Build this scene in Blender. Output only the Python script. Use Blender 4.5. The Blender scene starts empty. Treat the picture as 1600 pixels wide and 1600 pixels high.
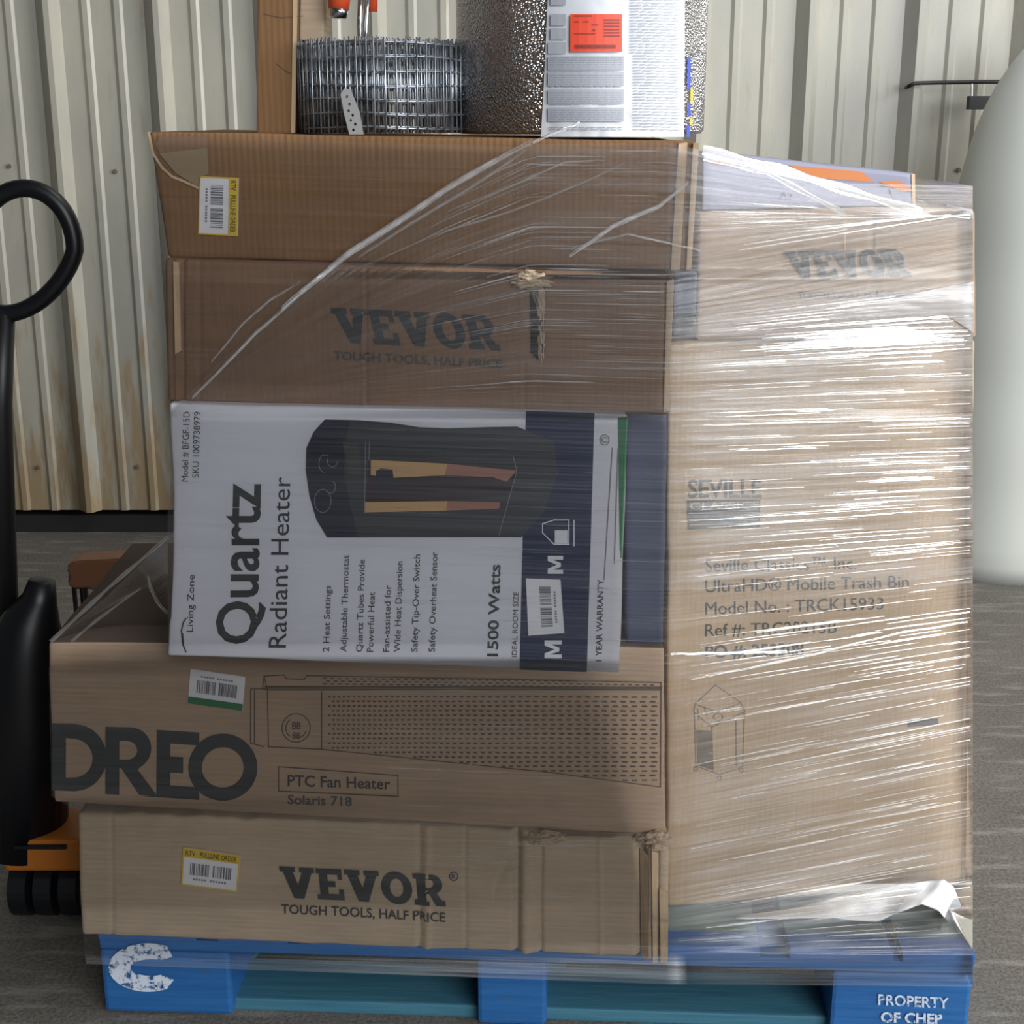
import bpy, bmesh, math, random
from mathutils import Vector, noise, Matrix
random.seed(7)
scene = bpy.context.scene
COL = scene.collection
# ------------------------------------------------------------------ camera, world, light, exposure
FPX, D, H = 2150.0, 1.65, 1.231
PITCH = math.atan(610.0 / FPX)
CS, SN = math.cos(PITCH), math.sin(PITCH)
cam_d = bpy.data.cameras.new('camera'); cam = bpy.data.objects.new('camera', cam_d); COL.objects.link(cam)
cam_d.sensor_width = 36.0; cam_d.lens = 36.0 * FPX / 1600.0
cam_d.clip_start = 0.05
cam.location = (0, -D, H); cam.rotation_euler = (math.pi / 2 - PITCH, 0, 0)
scene.camera = cam
scene.view_settings.view_transform = 'Standard'; scene.view_settings.look = 'None'
scene.view_settings.exposure = 0.0; scene.view_settings.gamma = 1.0
scene.view_settings.use_curve_mapping = False
world = bpy.data.worlds.new('world'); scene.world = world; world.use_nodes = True
bg = world.node_tree.nodes['Background']
bg.inputs['Color'].default_value = (0.83, 0.9, 1.0, 1); bg.inputs['Strength'].default_value = 0.6
def area(name, loc, target, sx, sy, power, col):
    l = bpy.data.lights.new(name, 'AREA'); l.shape = 'RECTANGLE'; l.size = sx; l.size_y = sy
    l.energy = power; l.color = col
    o = bpy.data.objects.new(name, l); COL.objects.link(o); o.location = loc
    o.rotation_euler = (Vector(target) - Vector(loc)).to_track_quat('-Z', 'Y').to_euler()
    return o
area('open_dock_door_daylight', (2.6, -5.0, 2.5), (0.3, 0.3, 0.8), 5.0, 3.2, 375, (0.95, 0.98, 1.0))
area('added_side_light', (5.6, -1.0, 2.3), (0.3, 0.9, 0.9), 3.0, 3.0, 340, (1.0, 0.985, 0.95))  # area light added from the right to model the ribs; wall_right has no door
area('overhead_area', (1.6, 0.3, 4.3), (1.3, 1.2, 0.0), 1.6, 3.0, 60, (0.97, 0.98, 1.0))  # area light just under the ceiling, aimed down

# ------------------------------------------------------------------ helpers
def lin(c):
    return tuple(((x / 255) / 12.92 if x / 255 <= .04045 else ((x / 255 + .055) / 1.055) ** 2.4) for x in c)
def ray(px, py):
    u = (px - 800) / FPX; w = (py - 800) / FPX
    return Vector((u, CS - w * SN, -(SN + w * CS)))
C0 = Vector((0, -D, H))
def at(px, py, Y):                       # the point on the vertical plane y = Y
    d = ray(px, py); return C0 + d * ((Y + D) / d.y)
def atz(px, py, Z):
    d = ray(px, py); return C0 + d * ((Z - H) / d.z)
class Face:                              # a vertical plane through two floor-plan points, facing the viewer
    def __init__(s, pxl, pyl, Yl, pxr, pyr, Yr, disp=None, lean=0.0):
        s.o = at(pxl, pyl, Yl); b = at(pxr, pyr, Yr)
        t = Vector((b.x - s.o.x, b.y - s.o.y, 0)).normalized()
        s.t = t; s.n = Vector((t.y, -t.x, lean)).normalized()
        s.disp = disp
    def hit(s, px, py, off=0.0):
        d = ray(px, py); k = (s.o - C0).dot(s.n) / d.dot(s.n)
        dd = s.disp(px, py) if s.disp else 0.0
        return C0 + d * k + s.n * (off + dd)
def make(name, verts, faces, mats, parent=None, mi=None, smooth=False, origin=None):
    me = bpy.data.meshes.new(name)
    if origin is None:
        origin = parent.matrix_basis.translation if parent else Vector((0, 0, 0))
    origin = Vector(origin)
    me.from_pydata([Vector(v) - origin for v in verts], [], faces); me.update()
    if not isinstance(mats, (list, tuple)): mats = [mats]
    for m in mats: me.materials.append(m)
    if mi: me.polygons.foreach_set('material_index', mi)
    if smooth: me.polygons.foreach_set('use_smooth', [True] * len(me.polygons))
    o = bpy.data.objects.new(name, me); COL.objects.link(o)
    if parent:
        o.parent = parent
        po = parent
        tot = Vector((0, 0, 0))
        while po: tot += po.matrix_basis.translation; po = po.parent
        o.location = origin - tot
    else: o.location = origin
    return o
def thing(name, label, cat, loc, group=None, kind=None):
    o = bpy.data.objects.new(name, None); COL.objects.link(o); o.location = loc
    o.empty_display_size = .05
    if label: o['label'] = label
    if cat: o['category'] = cat
    if group: o['group'] = group
    if kind: o['kind'] = kind
    return o
def world_of(o):
    t = Vector((0, 0, 0))
    while o: t += o.matrix_basis.translation; o = o.parent
    return t
def part(name, verts, faces, mats, parent, **k):
    return make(name, verts, faces, mats, parent, origin=world_of(parent), **k)
class MB:
    def __init__(s): s.v = []; s.f = []
    def add(s, vs, fs):
        b = len(s.v); s.v += [Vector(x) for x in vs]; s.f += [tuple(i + b for i in f) for f in fs]
    def box(s, x0, x1, y0, y1, z0, z1, M=None, bev=0.0):
        if bev > 0:
            bm = bmesh.new(); bmesh.ops.create_cube(bm, size=1)
            for v in bm.verts: v.co = Vector((x0 + (v.co.x + .5) * (x1 - x0), y0 + (v.co.y + .5) * (y1 - y0), z0 + (v.co.z + .5) * (z1 - z0)))
            bmesh.ops.bevel(bm, geom=bm.edges[:], offset=bev, segments=2, affect='EDGES', profile=.6)
            bm.verts.ensure_lookup_table()
            vs = [v.co.copy() for v in bm.verts]; fs = [[v.index for v in f.verts] for f in bm.faces]; bm.free()
        else:
            vs = [Vector(p) for p in ((x0, y0, z0), (x1, y0, z0), (x1, y1, z0), (x0, y1, z0), (x0, y0, z1), (x1, y0, z1), (x1, y1, z1), (x0, y1, z1))]
            fs = [(3, 2, 1, 0), (4, 5, 6, 7), (0, 1, 5, 4), (1, 2, 6, 5), (2, 3, 7, 6), (3, 0, 4, 7)]
        if M: vs = [M @ v for v in vs]
        s.add(vs, fs)
    def tube(s, pts, r, n=8, caps=True):
        pts = [Vector(p) for p in pts]; rr = r if isinstance(r, (list, tuple)) else [r] * len(pts)
        rings = []; a = None
        for i, p in enumerate(pts):
            t = (pts[min(i + 1, len(pts) - 1)] - pts[max(i - 1, 0)]).normalized()
            if a is None: a = t.cross(Vector((0, 0, 1)) if abs(t.z) < .9 else Vector((1, 0, 0)))
            a = (a - t * a.dot(t)).normalized(); b = t.cross(a)
            rings.append([p + (a * math.cos(2 * math.pi * k / n) + b * math.sin(2 * math.pi * k / n)) * rr[i] for k in range(n)])
        vs = [q for R in rings for q in R]; fs = []
        for i in range(len(pts) - 1):
            for k in range(n):
                fs.append((i * n + k, i * n + (k + 1) % n, (i + 1) * n + (k + 1) % n, (i + 1) * n + k))
        if caps: fs += [tuple(range(n))[::-1], tuple((len(pts) - 1) * n + k for k in range(n))]
        s.add(vs, fs)
    def lathe(s, prof, c, n=48, caps=True):
        vs = []; fs = []
        for (r, z) in prof:
            vs += [Vector((c[0] + r * math.cos(2 * math.pi * k / n), c[1] + r * math.sin(2 * math.pi * k / n), c[2] + z)) for k in range(n)]
        for i in range(len(prof) - 1):
            for k in range(n):
                fs.append((i * n + k, i * n + (k + 1) % n, (i + 1) * n + (k + 1) % n, (i + 1) * n + k))
        if caps: fs += [tuple(range(n))[::-1], tuple((len(prof) - 1) * n + k for k in range(n))]
        s.add(vs, fs)
    def build(s, name, mat, parent=None, **k):
        if parent: return part(name, s.v, s.f, mat, parent, **k)
        return make(name, s.v, s.f, mat, None, **k)

# ------------------------------------------------------------------ materials
def mat(name, col, rough=.7, metal=0.0, spec=.5):
    m = bpy.data.materials.new(name); m.use_nodes = True
    b = m.node_tree.nodes['Principled BSDF']
    b.inputs['Base Color'].default_value = (*lin(col), 1); b.inputs['Roughness'].default_value = rough
    b.inputs['Metallic'].default_value = metal; b.inputs['Specular IOR Level'].default_value = spec
    return m
def N(m, t, **k):
    n = m.node_tree.nodes.new(t)
    for a, v in k.items(): setattr(n, a, v)
    return n
def L(m, a, b): m.node_tree.links.new(a, b)
def bsdf(m): return m.node_tree.nodes['Principled BSDF']
def coords(m, scale=(1, 1, 1), kind='Object'):
    tc = N(m, 'ShaderNodeTexCoord'); mp = N(m, 'ShaderNodeMapping'); L(m, tc.outputs[kind], mp.inputs['Vector'])
    mp.inputs['Scale'].default_value = scale; return mp.outputs['Vector']
def noise_n(m, vec, scale, detail=4, rough=.55):
    n = N(m, 'ShaderNodeTexNoise'); L(m, vec, n.inputs['Vector'])
    n.inputs['Scale'].default_value = scale; n.inputs['Detail'].default_value = detail; n.inputs['Roughness'].default_value = rough
    return n.outputs['Fac']
def ramp(m, fac, stops):
    r = N(m, 'ShaderNodeValToRGB'); L(m, fac, r.inputs['Fac'])
    e = r.color_ramp.elements
    while len(e) < len(stops): e.new(.5)
    for x, (p, c) in zip(e, stops):
        x.position = p; x.color = (*c, 1) if len(c) == 3 else c
    return r.outputs['Color']
def mixc(m, fac, a, b, mode='MIX'):
    n = N(m, 'ShaderNodeMix', data_type='RGBA', blend_type=mode)
    for s, v in (('Factor', fac), ):
        if isinstance(v, (int, float)): n.inputs[0].default_value = v
        else: L(m, v, n.inputs[0])
    for i, v in ((6, a), (7, b)):
        if isinstance(v, tuple): n.inputs[i].default_value = (*v, 1) if len(v) == 3 else v
        else: L(m, v, n.inputs[i])
    return n.outputs[2]
def math_n(m, op, a, b=None):
    n = N(m, 'ShaderNodeMath', operation=op)
    for i, v in enumerate((a, b)):
        if v is None: continue
        if isinstance(v, (int, float)): n.inputs[i].default_value = v
        else: L(m, v, n.inputs[i])
    return n.outputs[0]
def bump(m, h, strength=.3, dist=.001):
    n = N(m, 'ShaderNodeBump'); L(m, h, n.inputs['Height'])
    n.inputs['Strength'].default_value = strength; n.inputs['Distance'].default_value = dist
    L(m, n.outputs['Normal'], bsdf(m).inputs['Normal'])
G = lambda x: (x, x, x)
def cardboard(name, col, flute='z', fl=.5, seed=0):
    m = mat(name, col, .82, spec=.25)
    c = lin(col)
    vec = coords(m)
    big = noise_n(m, vec, 3.5 + seed, 3)
    fine = noise_n(m, coords(m, (8, 8, 90) if flute == 'x' else (90, 90, 8)), 3.0, 4)
    base = ramp(m, big, [(.3, tuple(x * .86 for x in c)), (.7, tuple(min(1, x * 1.12) for x in c))])
    base = mixc(m, .35, base, ramp(m, fine, [(.3, tuple(x * .8 for x in c)), (.7, tuple(min(1, x * 1.18) for x in c))]))
    w = N(m, 'ShaderNodeTexWave', wave_type='BANDS', bands_direction=('Z' if flute == 'x' else 'X'), wave_profile='SIN')
    L(m, vec, w.inputs['Vector']); w.inputs['Scale'].default_value = 42; w.inputs['Distortion'].default_value = .6
    scr = noise_n(m, coords(m, (30, 30, 240) if flute == 'x' else (240, 240, 30)), 1.2, 5, .7)
    scu = ramp(m, scr, [(.66, G(0)), (.74, G(1))])
    base = mixc(m, math_n(m, 'MULTIPLY', scu, .35), base, tuple(min(1, x * 1.7 + .05) for x in c))
    L(m, base, bsdf(m).inputs['Base Color'])
    hh = math_n(m, 'ADD', math_n(m, 'MULTIPLY', w.outputs['Fac'], fl), math_n(m, 'MULTIPLY', fine, .7))
    bump(m, hh, .45, .0007)
    return m
M = {}
M['card_top'] = cardboard('cardboard_reddish_brown', (132, 99, 68), 'z', .9, 1)
M['card_mid'] = cardboard('cardboard_brown', (132, 104, 83), 'z', .3, 2)
M['card_dreo'] = cardboard('cardboard_tan', (168, 144, 122), 'x', .8, 3)
M['card_low'] = cardboard('cardboard_light_tan', (178, 159, 136), 'x', .7, 4)
M['card_sev'] = cardboard('cardboard_pale', (174, 151, 123), 'z', .2, 5)
M['card_rv'] = cardboard('cardboard_greyish', (156, 134, 112), 'x', .4, 6)
M['card_edge'] = cardboard('cardboard_raw_edge', (196, 170, 138), 'z', .3, 7)
M['card_inner'] = mat('cardboard_inside_dark', (70, 55, 42), .9)
M['tape'] = mat('brown_tape', (148, 130, 104), .3, spec=.6)
M['ink'] = mat('dark_ink', (52, 54, 58), .6)
M['ink_soft'] = mat('worn_dark_ink', (74, 72, 72), .7)
M['ink_brown'] = mat('brown_line_ink', (84, 66, 56), .7)
M['ink_thin'] = mat('grey_line_ink', (112, 100, 86), .7)
M['white_print'] = mat('white_print', (225, 226, 232), .35)
M['paper'] = mat('sticker_paper', (226, 226, 232), .4)
M['grey_bar'] = mat('barcode_grey', (110, 110, 120), .5)
M['yellow'] = mat('sticker_yellow', (214, 184, 62), .45)
M['yellow_ink'] = mat('sticker_dark_ink', (104, 84, 26), .5)
M['green'] = mat('sticker_green', (46, 112, 74), .45)
M['green_light'] = mat('sticker_pale_green', (88, 170, 118), .4)
M['quartz'] = mat('glossy_white_carton', (213, 213, 222), .33)
b = noise_n(M['quartz'], coords(M['quartz']), 9, 3); bump(M['quartz'], b, .5, .002)
M['navy'] = mat('navy_print', (38, 46, 78), .38)
M['navy_side'] = mat('navy_carton', (62, 68, 88), .42)
M['charcoal'] = mat('charcoal_print', (62, 64, 70), .4)
M['charcoal_dark'] = mat('dark_slate_print', (42, 44, 58), .4)
M['gold'] = mat('gold_tube_print', (196, 160, 116), .4)
M['copper'] = mat('copper_tube_print', (164, 118, 106), .4)
M['maroon'] = mat('dark_maroon_print', (52, 40, 52), .4)
M['print_grey'] = mat('grey_print', (128, 128, 138), .4)
M['black'] = mat('black_rubber', (14, 16, 22), .4)
M['blackmetal'] = mat('black_painted_steel', (22, 22, 24), .45)
M['steel'] = mat('bright_steel', (190, 192, 196), .25, 1.0)
M['chrome'] = mat('chrome', (210, 212, 215), .12, 1.0)
M['orange'] = mat('orange_plastic', (232, 92, 52), .4)
M['orange_print'] = mat('orange_print', (186, 108, 46), .45)
M['orange_frame'] = mat('orange_painted_steel', (176, 102, 30), .5)
M['red_sticker'] = mat('red_orange_sticker', (232, 74, 44), .45)
M['red_ink'] = mat('sticker_brown_ink', (140, 44, 34), .5)
M['blueprint'] = mat('blue_print', (60, 84, 196), .4)
M['brownseat'] = mat('brown_vinyl', (118, 78, 56), .5)
M['whiteplastic'] = mat('white_plastic', (226, 226, 228), .4)
M['whitebag'] = mat('white_woven_sack', (190, 193, 188), .55)
# galvanised wire
m = M['wire'] = mat('galvanised_wire', (176, 182, 190), .38, .85)
L(m, ramp(m, noise_n(m, coords(m), 60, 3), [(.3, lin((120, 126, 134))), (.7, lin((208, 214, 222)))]), bsdf(m).inputs['Base Color'])
# wall metal
def wallmat():
    m = mat('cream_painted_steel', (196, 196, 182), .38, spec=.5)
    v = coords(m)
    d = noise_n(m, coords(m, (1, 1, .35)), 3.2, 6, .6)
    c = ramp(m, d, [(.35, lin((156, 155, 147))), (.6, lin((178, 175, 162)))])
    st = noise_n(m, coords(m, (14, 1, 2.2)), 1.6, 6, .65)
    z = N(m, 'ShaderNodeSeparateXYZ'); L(m, v, z.inputs[0])
    low = N(m, 'ShaderNodeMapRange'); L(m, z.outputs['Z'], low.inputs[0])
    low.inputs[1].default_value = .75; low.inputs[2].default_value = .1; low.inputs[3].default_value = 0; low.inputs[4].default_value = .27
    stm = math_n(m, 'ADD', st, low.outputs[0])
    rust = ramp(m, stm, [(.60, G(0)), (.76, G(1))])
    c = mixc(m, math_n(m, 'MULTIPLY', rust, .75), c, lin((150, 126, 90)))
    gr = ramp(m, noise_n(m, coords(m, (40, 1, 6)), 1.3, 5, .7), [(.62, G(0)), (.8, G(1))])
    c = mixc(m, math_n(m, 'MULTIPLY', gr, .35), c, lin((120, 116, 100)))
    L(m, c, bsdf(m).inputs['Base Color']); return m
M['wall'] = wallmat()
M['dark'] = mat('dark_steel', (34, 34, 36), .7)
M['shell'] = mat('dim_building_shell', (92, 92, 90), .9)
def floormat():
    m = mat('worn_concrete', (120, 118, 114), .75)
    v = coords(m)
    a = noise_n(m, v, 4, 8, .65); f = noise_n(m, v, 160, 4, .7)
    c = ramp(m, a, [(.3, lin((74, 71, 67))), (.7, lin((114, 110, 104)))])
    c = mixc(m, .55, c, ramp(m, f, [(.35, lin((66, 62, 58))), (.7, lin((142, 138, 130)))]))
    tr = noise_n(m, coords(m, (3, 16, 1)), 2.0, 5, .6)
    c = mixc(m, math_n(m, 'MULTIPLY', ramp(m, tr, [(.52, G(0)), (.66, G(1))]), .4), c, lin((160, 156, 148)))
    L(m, c, bsdf(m).inputs['Base Color']); bump(m, f, .5, .003); return m
M['floor'] = floormat()
def bluewood(name, c1, c2, worn, amount=.5, front=False):
    m = mat(name, c1, .65)
    g = noise_n(m, coords(m, (3, 60, 60)), 1.6, 6, .65)
    c = ramp(m, g, [(.3, lin(c1)), (.7, lin(c2))])
    w = noise_n(m, coords(m, (8, 20, 20)), 1.8, 7, .7)
    c = mixc(m, ramp(m, w, [(amount, G(0)), (amount + .1, G(1))]), c, lin(worn))
    if front:
        z = N(m, 'ShaderNodeSeparateXYZ'); L(m, coords(m), z.inputs[0])
        q = math_n(m, 'ADD', z.outputs['Y'], math_n(m, 'MULTIPLY', math_n(m, 'SUBTRACT', w, .5), .03))
        k = ramp(m, q, [(.036, G(1)), (.043, G(0))])
        c = mixc(m, k, c, lin((50, 96, 158)))
    L(m, c, bsdf(m).inputs['Base Color']); bump(m, g, .5, .002); return m
M['blue'] = bluewood('blue_painted_wood', (22, 84, 146), (36, 104, 168), (60, 90, 108), .62)
M['teal'] = bluewood('faded_teal_wood', (50, 104, 128), (70, 126, 144), (104, 108, 100), .6)
M['deck'] = bluewood('weathered_deck_wood', (104, 128, 130), (132, 144, 138), (126, 120, 104), .6, True)
def worn_white():
    m = mat('worn_white_paint', (206, 216, 232), .6)
    n = noise_n(m, coords(m), 90, 5, .7)
    L(m, ramp(m, n, [(.40, G(0)), (.5, G(1))]), bsdf(m).inputs['Alpha']); return m
M['wornwhite'] = worn_white()
# bubble foil
m = M['foil'] = mat('bubble_foil', (205, 205, 208), .16, 1.0)
vn = N(m, 'ShaderNodeTexVoronoi'); L(m, coords(m), vn.inputs['Vector']); vn.inputs['Scale'].default_value = 330
bump(m, vn.outputs['Distance'], .85, .0032)
# stretch film: clear, glossy, with a haze where the layers bunch
def filmmat(name, haze, hazevar, rough=.13, spec=1.6, uvscale=(3, 260)):
    m = bpy.data.materials.new(name); m.use_nodes = True; nt = m.node_tree; nt.nodes.clear()
    out = N(m, 'ShaderNodeOutputMaterial')
    tr = N(m, 'ShaderNodeBsdfTransparent'); gl = N(m, 'ShaderNodeBsdfGlossy'); gl.inputs['Roughness'].default_value = rough
    df = N(m, 'ShaderNodeBsdfDiffuse'); df.inputs['Color'].default_value = (.86, .88, .92, 1)
    tl = N(m, 'ShaderNodeBsdfTranslucent'); tl.inputs['Color'].default_value = (.86, .88, .92, 1)
    hz = N(m, 'ShaderNodeMixShader'); hz.inputs[0].default_value = .25; L(m, df.outputs[0], hz.inputs[1]); L(m, tl.outputs[0], hz.inputs[2])
    fr = N(m, 'ShaderNodeFresnel'); fr.inputs['IOR'].default_value = 1.5
    att = N(m, 'ShaderNodeAttribute', attribute_name='dens')
    uv = coords(m, (uvscale[0], uvscale[1], 1), 'UV')
    n1 = noise_n(m, uv, 1.0, 5, .7)
    n2 = noise_n(m, coords(m, (uvscale[0] * .4, uvscale[1] * .12, 1), 'UV'), 1.0, 3, .6)
    st = ramp(m, math_n(m, 'ADD', math_n(m, 'MULTIPLY', n1, .65), math_n(m, 'MULTIPLY', n2, .35)), [(.42, G(0)), (.72, G(1))])
    h = math_n(m, 'ADD', haze, math_n(m, 'MULTIPLY', st, hazevar))
    h = math_n(m, 'MULTIPLY', h, att.outputs['Fac'])
    mx = N(m, 'ShaderNodeMixShader'); L(m, h, mx.inputs[0]); L(m, tr.outputs[0], mx.inputs[1]); L(m, hz.outputs[0], mx.inputs[2])
    bp = N(m, 'ShaderNodeBump'); bp.inputs['Strength'].default_value = .5; bp.inputs['Distance'].default_value = .0012; L(m, n1, bp.inputs['Height'])
    L(m, bp.outputs[0], gl.inputs['Normal'])
    f = math_n(m, 'MULTIPLY', fr.outputs[0], spec)
    m2 = N(m, 'ShaderNodeMixShader'); L(m, f, m2.inputs[0]); L(m, mx.outputs[0], m2.inputs[1]); L(m, gl.outputs[0], m2.inputs[2])
    L(m, m2.outputs[0], out.inputs['Surface']); return m
M['film'] = filmmat('stretch_film', .05, .34, .17, 1.0)
M['filmfold'] = filmmat('folded_stretch_film', .22, .45, .26, .9, (3, 120))

# ------------------------------------------------------------------ print helpers
DG = None
def fill(rings):
    cu = bpy.data.curves.new('tmp', 'CURVE'); cu.dimensions = '2D'; cu.fill_mode = 'BOTH'
    for r in rings:
        sp = cu.splines.new('POLY'); sp.points.add(len(r) - 1)
        for p, q in zip(sp.points, r): p.co = (q[0], q[1], 0, 1)
        sp.use_cyclic_u = True
    return tomesh(cu)
def tomesh(cu):
    o = bpy.data.objects.new('tmp', cu); COL.objects.link(o); bpy.context.view_layer.update()
    dg = bpy.context.evaluated_depsgraph_get()
    me = bpy.data.meshes.new_from_object(o.evaluated_get(dg))
    vs = [v.co.copy() for v in me.vertices]; fs = [tuple(p.vertices) for p in me.polygons]
    bpy.data.objects.remove(o); bpy.data.curves.remove(cu); bpy.data.meshes.remove(me)
    return vs, fs
CAP = None
def text2d(s, bold=0.0):
    global CAP
    def raw(t, b):
        cu = bpy.data.curves.new('tmp', 'FONT'); cu.body = t; cu.size = 1; cu.offset = b; cu.resolution_u = 3
        return tomesh(cu)
    if CAP is None: CAP = max(v.y for v in raw('H', 0)[0])
    vs, fs = raw(s, bold)
    x0 = min(v.x for v in vs); x1 = max(v.x for v in vs)
    return [((v.x - x0) / (x1 - x0), v.y / CAP) for v in vs], fs
def orient(vs, fs, n):                    # make every face look along n
    out = []
    for f in fs:
        a, b, c = vs[f[0]], vs[f[1]], vs[f[2]]
        out.append(f if (b - a).cross(c - a).dot(n) > 0 else tuple(reversed(f)))
    return out
def printpx(name, pts, fs, face, m, parent, off=.0009):
    vs = [face.hit(x, y, off) for x, y in pts]
    return part(name, vs, orient(vs, fs, face.n), m, parent)
def text(s, face, bl, br, tl, m, parent, bold=0.0, off=.0009, name='lettering'):
    p, fs = text2d(s, bold)
    q = [(bl[0] + (br[0] - bl[0]) * a + (tl[0] - bl[0]) * b_, bl[1] + (br[1] - bl[1]) * a + (tl[1] - bl[1]) * b_) for a, b_ in p]
    return printpx(name, q, fs, face, m, parent, off)
def poly(rings, face, m, parent, name='print_block', off=.0007):
    vs, fs = fill(rings)
    return printpx(name, [(v.x, v.y) for v in vs], fs, face, m, parent, off)
def lines(segs, face, m, parent, w=1.4, off=.0009, name='line_drawing'):
    pts = []; fs = []
    for pl in segs:
        for (a, b) in zip(pl[:-1], pl[1:]):
            dx, dy = b[0] - a[0], b[1] - a[1]; l = math.hypot(dx, dy) or 1
            nx, ny = -dy / l * w / 2, dx / l * w / 2; ex, ey = dx / l * w / 2, dy / l * w / 2
            k = len(pts)
            pts += [(a[0] + nx - ex, a[1] + ny - ey), (a[0] - nx - ex, a[1] - ny - ey), (b[0] - nx + ex, b[1] - ny + ey), (b[0] + nx + ex, b[1] + ny + ey)]
            fs.append((k, k + 1, k + 2, k + 3))
    return printpx(name, pts, fs, face, m, parent, off)
def arc(cx, cy, rx, ry, a0, a1, n=14):
    return [(cx + rx * math.cos(math.radians(a0 + (a1 - a0) * i / n)), cy + ry * math.sin(math.radians(a0 + (a1 - a0) * i / n))) for i in range(n + 1)]
SL_V = [[(0, 1), (.45, 1), (.45, .84), (.385, .84), (.51, .42), (.64, .84), (.57, .84), (.57, 1), (1, 1), (1, .84), (.92, .84), (.65, 0), (.36, 0), (.09, .84), (0, .84)]]
SL_E = [[(0, 1), (.96, 1), (.96, .66), (.8, .66), (.8, .82), (.42, .82), (.42, .60), (.70, .60), (.70, .42), (.42, .42), (.42, .18), (.82, .18), (.82, .34), (1, .34), (1, 0), (0, 0), (0, .16), (.11, .16), (.11, .84), (0, .84)]]
SL_O = [arc(.5, .5, .5, .52, 0, 350, 34), arc(.5, .5, .22, .30, 0, 350, 34)]
SL_R = [[(0, 1)] + arc(.62, .70, .32, .30, 90, -70, 12) + [(.9, .17), (1, .17), (1, 0), (.68, 0), (.5, .4), (.4, .4), (.4, .16), (.48, .16), (.48, 0), (0, 0), (0, .16), (.1, .16), (.1, .84), (0, .84)],
        [(.4, .84)] + arc(.56, .71, .1, .13, 90, -90, 8) + [(.4, .58)]]
def slab(face, bl, br, tl, m, parent, off=.0009):
    ws = [1.12, .86, 1.12, 1.0, 1.0]; gap = .05; tot = sum(ws) + gap * 4; x = 0; pts = []; fs = []
    for g, w in zip([SL_V, SL_E, SL_V, SL_O, SL_R], ws):
        v, f = fill(g); k = len(pts)
        for q in v:
            a = (x + q.x * w) / tot; b_ = q.y
            pts.append((bl[0] + (br[0] - bl[0]) * a + (tl[0] - bl[0]) * b_, bl[1] + (br[1] - bl[1]) * a + (tl[1] - bl[1]) * b_))
        fs += [tuple(i + k for i in ff) for ff in f]; x += w + gap
    return printpx('lettering', pts, fs, face, m, parent, off)
def bil(q, a, b_):                         # q = tl, tr, br, bl ; b_ up
    tl, tr, br, bl = q
    return tuple((tl[i] * (1 - a) + tr[i] * a) * b_ + (bl[i] * (1 - a) + br[i] * a) * (1 - b_) for i in (0, 1))
def rects(rs, q, face, m, parent, name, off):
    pts = []; fs = []
    rs = [(a0 + (a1 - a0) * i / n_, a0 + (a1 - a0) * (i + 1) / n_, b0, b1) for (a0, a1, b0, b1) in rs for n_ in [max(1, int((a1 - a0) * 8))] for i in range(n_)]
    for (a0, a1, b0, b1) in rs:
        k = len(pts); pts += [bil(q, a0, b0), bil(q, a1, b0), bil(q, a1, b1), bil(q, a0, b1)]; fs.append((k, k + 1, k + 2, k + 3))
    return printpx(name, pts, fs, face, m, parent, off)
def sticker(q, face, parent, strip, stripcol, words, seed, label=None, top=True, off=.0010):
    rnd = random.Random(seed)
    # paper with a visible thickness
    na, nb = 8, 6; idx = [(i, k) for k in range(nb + 1) for i in range(na + 1)]
    pts = [bil(q, i / na, k / nb) for i, k in idx]; M_ = len(pts)
    f_ = [face.hit(x, y, off + .0005) for x, y in pts]; b2 = [face.hit(x, y, off - .0008) for x, y in pts]
    fs = orient(f_, [(k * (na + 1) + i, k * (na + 1) + i + 1, (k + 1) * (na + 1) + i + 1, (k + 1) * (na + 1) + i) for k in range(nb) for i in range(na)], face.n)
    rim = [i for i in range(na + 1)] + [k * (na + 1) + na for k in range(1, nb + 1)] + [nb * (na + 1) + i for i in range(na - 1, -1, -1)] + [k * (na + 1) for k in range(nb - 1, 0, -1)]
    fs += [(rim[i], rim[(i + 1) % len(rim)], rim[(i + 1) % len(rim)] + M_, rim[i] + M_) for i in range(len(rim))]
    s = part('sticker', f_ + b2, fs, M['paper'], parent)
    if label: s['label'] = label
    o2 = off + .0013
    if strip:
        y0, y1 = (.76, 1.0) if top else (0, .2)
        rects([(0, 1, y0, y1)] + ([(0, .025, 0, 1), (.975, 1, 0, 1), (0, 1, 0, .03)] if top else []), q, face, stripcol, s, 'colour_strip', o2)
        def tx(t, a0, a1, bb, hh, mm):
            text(t, face, bil(q, a0, bb), bil(q, a1, bb), bil(q, a0, bb + hh), mm, s, .02, o2 + .0004)
        if words:
            tx(words[0], .05, .22, y0 + .05, .13, M['yellow_ink']); tx(words[1], .3, .94, y0 + .05, .13, M['yellow_ink'])
    bars = []; a = .14
    lo, hi = (.30, .62) if top else (.34, .72)
    while a < .86:
        w = rnd.choice([.008, .012, .02, .028]); bars.append((a, a + w, lo, hi)); a += w + rnd.choice([.007, .012, .02])
        if .48 < a < .53: a = .54
    rects(bars, q, face, M['grey_bar'], s, 'barcode', o2)
    ya = .17 if top else .8
    rects([(.2 + .05 * i, .235 + .05 * i, ya, ya + .05) for i in range(12) if i != 5], q, face, M['print_grey'], s, 'code_digits', o2)
    return s

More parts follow.
